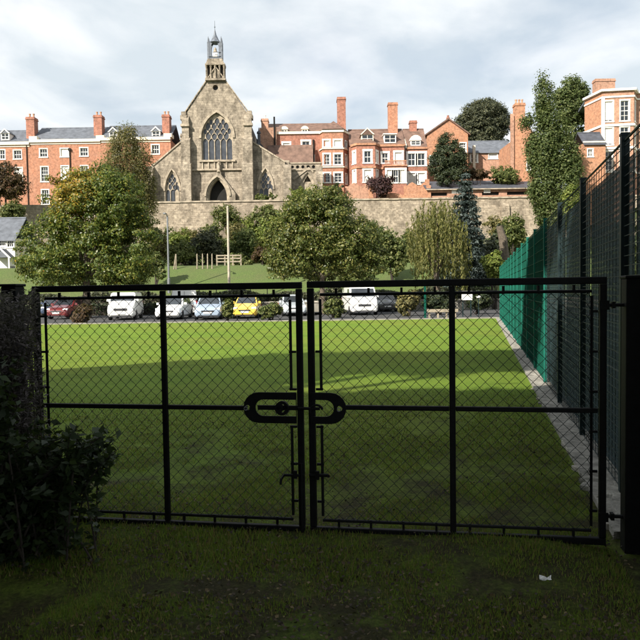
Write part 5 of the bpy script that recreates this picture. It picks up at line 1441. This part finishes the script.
vehicle('estate_car', 'pale blue silver car just left of the gate centre', 'car', 291, 316.5, R(8), 'car_silver', 'estate', 1.74, 4.4, 1.5)
vehicle('minibus', 'white minibus facing the field right of the gate centre', 'minibus', 361, 315.5, R(6), 'car_white', 'panel', 1.98, 4.9, 2.2)
vehicle('hatchback', 'dark grey car parked next to the white minibus', 'car', 386, 312, R(4), 'car_grey', 'hatch', 1.74, 4.0, 1.5)

# ------------------------------------------------------------------ court fence, its edging and the court
ca_f = math.atan2(1, FS); sl_f = math.hypot(1, FS)
y0f, STEP, NP, FH = 3.3, 2.2, 16, 2.92
court = MB().add([(FX + FS * -10 + .3, -10, .004), (40, -10, .004), (40, 60, .004), (FX + FS * 60 + .3, 60, .004)], [(0, 1, 2, 3)])
MATS['court'] = plain('court', (0.035, 0.06, 0.05), .9, .2, 2)
tag(court.build('court', 'court', fix=False), 'hard sports court behind the tall fence', kind='structure')
for off in (1.6, 3.0):
    MB().add([(FX + FS * -5 + off, -5, .009), (FX + FS * -5 + off + .08, -5, .009), (FX + FS * 38 + off + .08, 38, .009), (FX + FS * 38 + off, 38, .009)], [(0, 1, 2, 3)]).build('court_line', 'white_paint', bpy.data.objects['court'], world=False, fix=False)
fence = empty('court_fence', (FX + FS * y0f, y0f, 0), ca_f, label='tall green welded mesh fence running away beside the field', cat='fence')
PW = STEP * sl_f
pm = MB(); r_ = .0034
nv = int((PW - .08) / .05)
for i in range(nv + 1):
    u = .04 + (PW - .08) * i / nv
    pm.box((u - r_, -r_, .06), (u + r_, r_, FH - .03))
for k in range(15):
    z = .1 + k * (FH - .18) / 14
    for d in (-.0085, .0085): pm.box((.03, d - .004, z - .004), (PW - .03, d + .004, z + .004))
pme = pm.mesh('mesh_panel'); pme.materials.append(MATS['fence_green'])
pm = MB()
for i in range(16):
    u = .04 + (PW - .08) * i / 15
    pm.box((u - .0025, -.0025, .06), (u + .0025, .0025, FH - .03))
for k in range(36):
    z = .08 + k * (FH - .14) / 35
    pm.box((.03, .0026, z - .003), (PW - .03, .008, z + .003))
pme2 = pm.mesh('mesh_panel'); pme2.materials.append(MATS['fence_post_dark'])  # near section coloured darker to paint in the shade lying on it
pst = MB().box((-.032, -.03, -.3), (.032, .03, FH + .03)).box((-.037, -.035, FH + .03), (.037, .035, FH + .05)).mesh('post'); pst.materials.append(MATS['fence_post_dark'])
pst2 = MB().box((-.032, -.03, -.3), (.032, .03, FH + .03)).box((-.037, -.035, FH + .03), (.037, .035, FH + .05)).mesh('post'); pst2.materials.append(MATS['fence_green_post'])
nbm = MB().box((.04, -.044, .05), (PW - .04, -.04, FH - .1)).mesh('windbreak_sheet'); nbm.materials.append(MATS['windbreak'])
for k in range(NP + 1):
    u = k * PW
    link('post', pst if k < 4 else pst2, None, fence, (u, .045, 0))
    if k < NP:
        link('mesh_panel', pme if k >= 4 else pme2, None, fence, (u, .045, 0))
        if k < 8: link('windbreak_sheet', nbm, None, fence, (u, 0, 0))
        MB().tube([(u, .045, FH - .01), (u + PW, .045, FH - .01)], .012, 6).build('top_wire', 'fence_post_dark' if k < 4 else 'fence_green', fence, world=False)
# rough concrete edging blocks under the fence
edge = empty('edging_strip', (FX + FS * 3, 3, 0)); tag(edge, 'rough concrete edging along the foot of the court fence', kind='structure')
MB().hull8([(FX + FS * 4.6 - .30, 4.6, -.05), (FX + FS * 4.6 + .12, 4.6, -.05), (FX + FS * 40 + .12, 40, -.05), (FX + FS * 40 - .28, 40, -.05),
            (FX + FS * 4.6 - .30, 4.6, .062), (FX + FS * 4.6 + .12, 4.6, .062), (FX + FS * 40 + .12, 40, .03), (FX + FS * 40 - .28, 40, .03)]).build('concrete_bed', 'rubble', edge)
blk = []
for k in range(9):
    n_ = 7; a, b, h = rng.uniform(.07, .12), rng.uniform(.06, .11), rng.uniform(.006, .018)
    rad_ = rng.uniform(.7, 1.15, n_); an = [2 * math.pi * (i + rng.uniform(-.25, .25)) / n_ for i in range(n_)]
    lo = [(a * rad_[i] * math.cos(an[i]), b * rad_[i] * math.sin(an[i]), -.05) for i in range(n_)]
    mi = [(x * 1.0, y * 1.0, h * rng.uniform(.3, .7)) for x, y, _ in lo]
    hi = [(x * rng.uniform(.55, .85), y * rng.uniform(.55, .85), h * rng.uniform(.8, 1.25)) for x, y, _ in lo]
    mbk = MB(); loft(mbk, [lo, mi, hi])
    me = mbk.mesh('edging_block'); me.materials.append(MATS[('concrete', 'rubble', 'rubble_dark')[k % 3]]); blk.append(me)
yy = 4.75
while yy < 24:
    for off in ((-.2, -.04) if yy < 12 else (-.16, -.02)):
        o = link('edging_block', random.choice(blk), None, edge, (FX + FS * yy + off + random.uniform(-.05, .04) - edge.location.x, yy + random.uniform(-.09, .09) - 3, .012 + .036 * (1 - sm(5.5, 14, yy))))
        o.rotation_euler = (random.uniform(-.03, .03), random.uniform(-.03, .03), random.uniform(0, 6.28))
    yy += random.uniform(.17, .27) * (1 if yy < 10 else 1.3)
# dark trees on the far side of the court
for k, (x, y, h) in enumerate(((12.5, 13, 6.5), (15.5, 21, 7.5), (18.5, 29, 8.5), (21.5, 38, 9), (25, 49, 9.5))):
    r = empty('court_tree', (x, y, 0), label=('nearest', 'second', 'third', 'fourth', 'farthest')[k] + ' dark leafy tree seen through the court fence', cat='tree', group='trees behind the court')
    p, n = crown([((x, y, h * .5), (3.6, 4.6, h * .36)), ((x, y - 2, h * .36), (3, 3, h * .34)), ((x + 1, y + 2, h * .4), (3, 3, h * .36)), ((x - .5, y, h * .2), (3, 4.5, h * .22)), ((x, y + 4, h * .3), (3, 3, h * .3))], 300, 32, 1.0, .7, .2)
    k_ = p[:, 2] > 0
    put_leaves('crown', r, p[k_], n[k_], .24, 'leaf_dark')
    limb_tubes(r, (x, y, 0), [(x, y, h * .7), (x + 1, y + 2, h * .6), (x - 1, y - 2, h * .6)], .2, 'bark_dark')

# ------------------------------------------------------------------ gate
gdir = (GATE_R - GATE_L).normalized(); gang = math.atan2(gdir.y, gdir.x)
def gu(px, py=405):
    """distance along the gate line from the left hinge seen at a photo pixel"""
    d = ray(px, py); d2 = Vector((d.x, d.y))
    # GATE_L + u*gdir = t*d2
    det = gdir.x * -d2.y - gdir.y * -d2.x
    return ((-GATE_L.x) * -d2.y - (-GATE_L.y) * -d2.x) / det
def gz(px, py):
    u = gu(px, py); q = GATE_L + gdir * u
    return P(px, py, q.y).z
def stadium(x0, x1, z0, z1, n=8, left=True, right=True):
    r = (z1 - z0) / 2; zc = (z0 + z1) / 2; pts = []
    if right: pts += [(x1 - r + r * math.cos(a), zc + r * math.sin(a)) for a in [-math.pi / 2 + math.pi * i / n for i in range(n + 1)]]
    else: pts += [(x1, z0), (x1, z1)]
    if left: pts += [(x0 + r + r * math.cos(a), zc + r * math.sin(a)) for a in [math.pi / 2 + math.pi * i / n for i in range(n + 1)]]
    else: pts += [(x0, z1), (x0, z0)]
    return pts
def gate_leaf(side):
    L = side == 'L'
    root = empty('gate_leaf', (GATE_L.x, GATE_L.y, 0), gang,
                 label='left leaf of the black chain-link double gate, with bolt and padlock' if L else 'right leaf of the black chain-link double gate, hinged near the court fence',
                 cat='gate', group='leaves of the double gate')
    if L: u0, u1, um = gu(36.5), gu(303.6), gu(165.3)
    else: u0, u1, um = gu(308.8), gu(606), gu(452.5)
    zt0, zt1 = (gz(40, 285.8), gz(300, 282.4)) if L else (gz(309, 281.2), gz(600, 277.0))
    zb0, zb1 = (gz(100, 528.5), gz(303, 536.5)) if L else (gz(313, 540.5), gz(610, 549.0))
    zt0 = zt1 = (zt0 + zt1) / 2; zb0 = zb1 = max(.045, (zb0 + zb1) / 2)
    fr = .026
    def zt(u): return zt0
    B = lambda nm, a, b, mat='black_metal', d0=-.021, d1=.021: bevel(MB().box((a[0], d0, a[1]), (b[0], d1, b[1])).build(nm, mat, root, world=False), .006, 2)
    T, Z = zt0, zb0
    B('top_rail', (u0, T - .046), (u1, T)); B('bottom_rail', (u0, Z), (u1, Z + .046))
    B('stile', (u0, Z + .047), (u0 + .046, T - .047)); B('stile', (u1 - .043, Z + .047), (u1, T - .047))
    B('mullion', (um - .020, Z + .047), (um + .020, T - .047), d0=-.016, d1=.016)
    zm = (gz(100, 406) if L else gz(400, 408)) - .016
    cu0 = gu(246) if L else gu(346)
    if L:
        B('mid_rail', (u0 + .053, zm), (um - .021, zm + .032), d0=-.016, d1=.016); B('mid_rail', (um + .021, zm), (cu0 + .01, zm + .032), d0=-.016, d1=.016)
    else:
        B('mid_rail', (cu0 - .01, zm), (um - .021, zm + .032), d0=-.016, d1=.016); B('mid_rail', (um + .021, zm), (u1 - .053, zm + .032), d0=-.016, d1=.016)
    # tension bars and their clips just inside the frame
    i0, i1, iz0, iz1 = u0 + .088, u1 - .088, Z + .088, T - .092
    tb = [((i0, iz1), (i1, iz1)), ((i0, iz0), (i1, iz0))]
    for nm, a, b in (('tension_bar', (i0, iz1), (i1, iz1)), ('tension_bar', (i0, iz0), (i1, iz0))):
        MB().tube([(a[0], .012, a[1]), (b[0], .012, b[1])], .011, 6).build(nm, 'black_metal', root, world=False)
    zc = zm + .016
    for uu, inner in ((i0, not L), (i1, L)):
        for a, b in (((iz0 + .03, zc - .13), (zc + .13, iz1 - .03)) if inner else ((iz0 + .03, iz1 - .03),)):
            MB().tube([(uu, .012, a), (uu, .012, b)], .010, 6).build('tension_bar', 'black_metal', root, world=False)
    clips = []
    n_ = 8
    for k in range(n_):
        u = i0 + (i1 - i0) * (k + .5) / n_
        clips += [((u - .008, iz1 - .012), (u + .008, T - .05)), ((u - .008, Z + .048), (u + .008, iz0 + .012))]
    for k in range(6):
        z = iz0 + (iz1 - iz0) * (k + .5) / 6
        clips += [((u0 + .05, z - .008), (i0 + .012, z + .008)), ((i1 - .012, z - .008), (u1 - .05, z + .008))]
    for a, b in clips: MB().box((a[0], .004, a[1]), (b[0], .02, b[1])).build('clip', 'black_metal', root, world=False)
    # chain link: interlocked zigzag wires
    mb = MB(); p_ = .0385; rw = .0025
    k = 0; u = i0
    while u < i1:
        z = iz0; pts = []; j = 0
        zz_ = []
        while z <= iz1 + .001:
            zz_.append((min(i1, u + (p_ if (j + k) % 2 else -p_ * .06)), (.004 if (j + k) % 2 else -.004) + .012, z)); z += p_ * 1.02; j += 1
        mb.tube(zz_, rw, 4, cap=False)
        u += p_; k += 1
    w = mb.build('chain_link', 'wire', root, world=False, fix=False); w['kind'] = 'stuff'
    # lock plate: half of a long oval ring on each leaf
    zc = (gz(285, 407) if L else gz(330, 407.5)); hh = .108
    if L:
        e0, e1 = gu(245), gu(297.5)
        pl_ = plate_mesh('lock_plate', stadium(e0, e1, zc - hh, zc + hh, 10, True, False), [stadium(e0 + .085, e1 + .0 - .004, zc - .058, zc + .058, 10, True, False), circ(e0 + .028, zc, .019, 10)], .012)
    else:
        e0, e1 = gu(311), gu(346.8)
        pl_ = plate_mesh('lock_plate', stadium(e0, e1, zc - hh, zc + hh, 10, False, True), [stadium(e0 + .004, e1 - .085, zc - .058, zc + .058, 10, False, True), circ(e1 - .045, zc, .019, 10)], .012)
    po = link('lock_plate', pl_, 'black_metal', root, (0, -.042, 0))
    ec = e0 + .028 if L else e1 - .045
    MB().tube([(ec + .006 * math.cos(a) * 2, -.045, zc + .012 * math.sin(a)) for a in [2 * math.pi * i / 10 for i in range(11)]], .003, 5).build('rivet_ring', 'galvanised', po, world=False)
    if L:
        MB().box((e0 + .1, -.036, zc - .016), (e1 + .05, -.022, zc + .016)).build('slide_bolt', 'black_metal', root, world=False)
        pc_ = gu(283.5)
        disc = plate_mesh('padlock', circ(pc_, zc, .05, 18), [[(pc_ - .006 + .016 * math.sin(t * 3) , zc - .03 + .06 * t) for t in [i / 6 for i in range(7)]] + [(pc_ + .008 + .016 * math.sin(t * 3), zc - .03 + .06 * t) for t in [1 - i / 6 for i in range(7)]], circ(pc_ + .03, zc + .005, .012, 8), circ(pc_ - .026, zc + .0, .011, 8)], .03)
        link('padlock', disc, 'black_metal', root, (0, -.062, 0))
        MB().tube([(gu(299), -.05, zc), (gu(321), -.05, zc)], .011, 8).build('bolt_bar', 'black_metal', root, world=False)
        bz = gz(290, 474); MB().tube([(gu(304), -.03, bz), (gu(284), -.03, bz), (gu(282), -.07, bz - .02), (gu(282), -.09, bz - .05)], .010, 6).build('bolt_handle', 'black_metal', root, world=False)
        MB().box((gu(293), -.045, bz - .02), (gu(297), -.027, bz + .035)).build('keeper', 'black_metal', root, world=False)
        MB().tube([(u1 - .012, -.045, Z - .075), (u1 - .012, -.045, Z + .5), (u1 - .05, -.06, Z + .5)], .011, 6).build('drop_bolt', 'black_metal', root, world=False)
        for z in (Z + .25, T - .25): MB().box((u0 - .10, -.012, z - .02), (u0, .012, z + .02)).build('hinge', 'black_metal', root, world=False)
    else:
        qc = gu(317.5)
        MB().tube([(qc + .045 * math.cos(a), -.05, zc - .02 + .045 * math.sin(a)) for a in [math.pi * (1.1 - i / 8) for i in range(9)]], .009, 6).build('hook', 'black_metal', root, world=False)
        bz = gz(320, 474); MB().tube([(gu(309), -.03, bz), (gu(328), -.03, bz), (gu(328.5), -.05, bz)], .012, 6).build('bolt_handle', 'black_metal', root, world=False)
        MB().box((gu(315), -.045, bz - .03), (gu(319), -.027, bz + .03)).build('keeper', 'black_metal', root, world=False)
        for py in (305, 516):
            z = gz(606, py)
            MB().tube([(u1, 0, z), (u1 + .17, 0, z)], .012, 6).box((u1 + .03, -.022, z - .022), (u1 + .05, .022, z + .022)).box((u1 - .05, -.034, z - .03), (u1 + .01, -.0262, z + .03)).build('hinge', 'black_metal', root, world=False)
    return root
gate_leaf('L'); gate_leaf('R')
for px, py, lab, dd in ((13, 284, 'black square gate post on the left, wrapped by the dark shrub', .0), (633.5, 275.5, 'black square gate post at the right edge beside the court fence', 0.0)):
    u = gu(px, 300); q = GATE_L + gdir * u
    o = empty('gate_post', (q.x, q.y, 0), gang, label=lab, cat='post', group='gate posts')
    zt = P(px, py, q.y).z
    bevel(MB().box((-.06, -.06, -.2), (.06, .06, zt - .02)).build('shaft', 'black_metal', o, world=False), .008)
    bevel(MB().box((-.068, -.068, zt - .02), (.068, .068, zt)).build('cap', 'black_metal', o, world=False), .006)

# ------------------------------------------------------------------ shrubs at the left gate post
def stem_shrub(name, label, base, spread, n_stem, tips, leaf, per, mat, aspect=.5, droop=.25, rad=.007, low=.25):
    root = empty(name, (base[0], base[1], 0), label=label, cat='shrub')
    pts, nr, ax = [], [], []
    for k in range(n_stem):
        tx, ty, tz = tips(k)
        b = Vector((base[0] + rng.normal() * spread, base[1] + rng.normal() * spread * .7, 0))
        t = Vector((tx, ty, tz))
        m1 = b.lerp(t, .45) + Vector((0, 0, .18 + .15 * rng.random()))
        cs = [((1 - s) ** 2 * b + 2 * s * (1 - s) * m1 + s * s * t) for s in [i / 9 for i in range(10)]]
        if k % 2 == 0:
            MB().tube([b - Vector((0, 0, .05))] + cs, [rad] * 4 + [rad * .8] * 4 + [rad * .4] * 3, 5).build('stem', 'bark_dark', root)
        for j in range(per):
            s = low + (1 - low) * rng.random() ** .8; i = min(8, int(s * 9)); c = cs[i].lerp(cs[i + 1], s * 9 - i)
            d = (cs[i + 1] - cs[i]).normalized()
            side = Vector(rng.normal(size=3)); side = (side - d * side.dot(d)).normalized()
            out = (side * .8 + d * .5 + Vector((0, 0, -droop))).normalized()
            pts.append(c + out * leaf * .9); ax.append(out)
            nr.append(Vector((0, 0, 1)) * .8 + Vector(rng.normal(size=3)) * .5)
    put_leaves('foliage', root, np.array(pts), np.array(nr), leaf, mat, aspect, np.array(ax))
    return root
def tips_a(k):
    D = rng.uniform(3.95, 4.6)
    if k % 5 < 3:
        px, py = rng.uniform(-25, 88), rng.uniform(415, 520)
        if px > 60: py = rng.uniform(432, 505)
    elif k % 5 == 3: px, py = rng.uniform(70, 122), rng.uniform(428, 470)
    else: px, py = rng.uniform(-40, 30), rng.uniform(350, 470)
    q = P(px, py, D); return (q.x, D, max(.08, q.z))
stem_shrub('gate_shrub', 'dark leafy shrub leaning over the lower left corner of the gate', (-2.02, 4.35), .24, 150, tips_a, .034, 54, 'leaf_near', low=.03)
def tips_b(k):
    D = rng.uniform(4.2, 4.95); px, py = rng.uniform(-30, 36), rng.uniform(289, 345)
    q = P(px, py, D); return (q.x, D, q.z)
stem_shrub('wispy_shrub', 'greyish wispy shrub with faded flower heads round the left gate post', (-2.15, 4.55), .16, 150, tips_b, .021, 120, 'leaf_wispy', .3, .0, .005)
def tips_c(k):
    D = rng.uniform(4.6, 5.1); px, py = rng.uniform(16, 40), rng.uniform(325, 460)
    q = P(px, py, D); return (q.x, D, q.z)
stem_shrub('bramble', 'thin green climbing stems between the left post and the gate', (-2.2, 5.0), .1, 26, tips_c, .03, 26, 'leaf_bush', .55, .2, .005)
# boundary hedge left of the gate post
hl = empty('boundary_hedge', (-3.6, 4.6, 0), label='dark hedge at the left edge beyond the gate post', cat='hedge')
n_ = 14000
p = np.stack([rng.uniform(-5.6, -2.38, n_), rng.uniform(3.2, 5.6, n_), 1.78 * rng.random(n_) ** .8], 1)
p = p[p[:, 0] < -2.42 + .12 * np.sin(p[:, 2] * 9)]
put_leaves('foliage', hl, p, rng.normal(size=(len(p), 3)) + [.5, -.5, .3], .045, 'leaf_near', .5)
for k in range(9): MB().tube([(-5.4 + k * .36, 4.5 + .3 * math.sin(k * 2.1), -.05), (-5.4 + k * .36 + .1, 4.4, .8), (-5.3 + k * .36, 4.5, 1.6)], [.03, .022, .008], 5).build('stem', 'bark_dark', hl)

# ------------------------------------------------------------------ grass blades and leaf litter
def vnoise(x, y, s, seed):
    r = np.random.default_rng(seed); g = r.random((64, 64))
    a, b = x * s, y * s; i, j = np.floor(a).astype(int), np.floor(b).astype(int); u, v = a - i, b - j
    u = u * u * (3 - 2 * u); v = v * v * (3 - 2 * v); i %= 64; j %= 64; i2, j2 = (i + 1) % 64, (j + 1) % 64
    return (g[i, j] * (1 - u) + g[i2, j] * u) * (1 - v) + (g[i, j2] * (1 - u) + g[i2, j2] * u) * v
fzv = np.vectorize(field_z)
def blades(name, label, n, ya, yb, h0, tuft, mat, bare=.42):
    y = ya + (yb - ya) * rng.random(n) ** 1.5
    x = rng.uniform(-1, 1, n) * (y * .5 + 1.1)
    d = vnoise(x + 50, y + 50, 1.6, 3) * .6 + vnoise(x + 50, y + 50, 4.5, 5) * .4
    fade = np.clip((y - 7.0) / (yb - 7.5), 0, 1)
    keep = (rng.random(n) > fade ** 1.2) & (d > bare * (1 - fade) * rng.uniform(.75, 1.25, n)) & (x < FX + FS * y - .34)
    x, y, d = x[keep], y[keep], d[keep]; n = len(x)
    z = fzv(x, y)
    h = h0 * rng.uniform(.4, 1.2, n) * (1 + tuft * np.clip((d - .52) * 5, 0, 1.6) * np.clip((7.5 - y) / 3, 0, 1))
    a = rng.uniform(0, 2 * math.pi, n); w = rng.uniform(.0022, .0042, n) * (1 + (y - 3) * .14)
    lean = rng.uniform(.1, .75, n) * h; la = rng.uniform(0, 2 * math.pi, n)
    v = np.empty((n, 3, 3))
    v[:, 0] = np.stack([x - np.cos(a) * w, y - np.sin(a) * w, z - .005], 1)
    v[:, 1] = np.stack([x + np.cos(a) * w, y + np.sin(a) * w, z - .005], 1)
    v[:, 2] = np.stack([x + np.cos(la) * lean, y + np.sin(la) * lean, z + h], 1)
    me = bpy.data.meshes.new(name)
    me.vertices.add(3 * n); me.vertices.foreach_set('co', v.reshape(-1).astype(np.float32))
    me.loops.add(3 * n); me.loops.foreach_set('vertex_index', np.arange(3 * n, dtype=np.int32))
    me.polygons.add(n); me.polygons.foreach_set('loop_start', np.arange(0, 3 * n, 3, dtype=np.int32))
    me.update(calc_edges=True)
    o = link(name, me, mat); tag(o, label, 'grass', kind='stuff'); return o
blades('grass', 'rough tufty grass on the worn ground around the gate', 300000, 2.6, 12.5, .026, .7, 'blade')
n_ = 14000
y = 2.7 + 7.5 * rng.random(n_) ** 1.7; x = rng.uniform(-1, 1, n_) * (y * .5 + .6)
k_ = (vnoise(x + 50, y + 50, 3.1, 11) * .6 + vnoise(x + 50, y + 50, 1.0, 12) * .4 > .5) & (x < FX + FS * y); x, y = x[k_], y[k_]
p = np.stack([x, y, fzv(x, y) + rng.uniform(.012, .036, len(x))], 1)
o = link('fallen_leaves', leaves_mesh('fallen_leaves', p, rng.normal(size=p.shape) * .45 + [0, 0, 1], .0115, .75), 'fallen_leaf'); tag(o, 'brown fallen leaves scattered on the worn grass', 'leaves', kind='stuff')
q = G(546, 589)
mb = MB(); gr = [[(q.x + (i - 1.5) * .022 + random.uniform(-.006, .006), q.y + (j - 1) * .02 + random.uniform(-.005, .005), .055 + random.uniform(0, .022)) for i in range(4)] for j in range(3)]
mb.add([p_ for r2 in gr for p_ in r2] + [(a, b, c - .006) for r2 in gr for a, b, c in r2],
       [(j * 4 + i, j * 4 + i + 1, (j + 1) * 4 + i + 1, (j + 1) * 4 + i) for j in range(2) for i in range(3)] + [(12 + (j + 1) * 4 + i, 12 + (j + 1) * 4 + i + 1, 12 + j * 4 + i + 1, 12 + j * 4 + i) for j in range(2) for i in range(3)]
       + [(0, 12, 13, 1), (1, 13, 14, 2), (2, 14, 15, 3), (3, 15, 19, 7), (7, 19, 23, 11), (11, 23, 22, 10), (10, 22, 21, 9), (9, 21, 20, 8), (8, 20, 16, 4), (4, 16, 12, 0)])
tag(mb.build('paper_scrap', 'litter_paper'), 'small crumpled white paper scrap on the grass in front of the right gate leaf', 'litter')
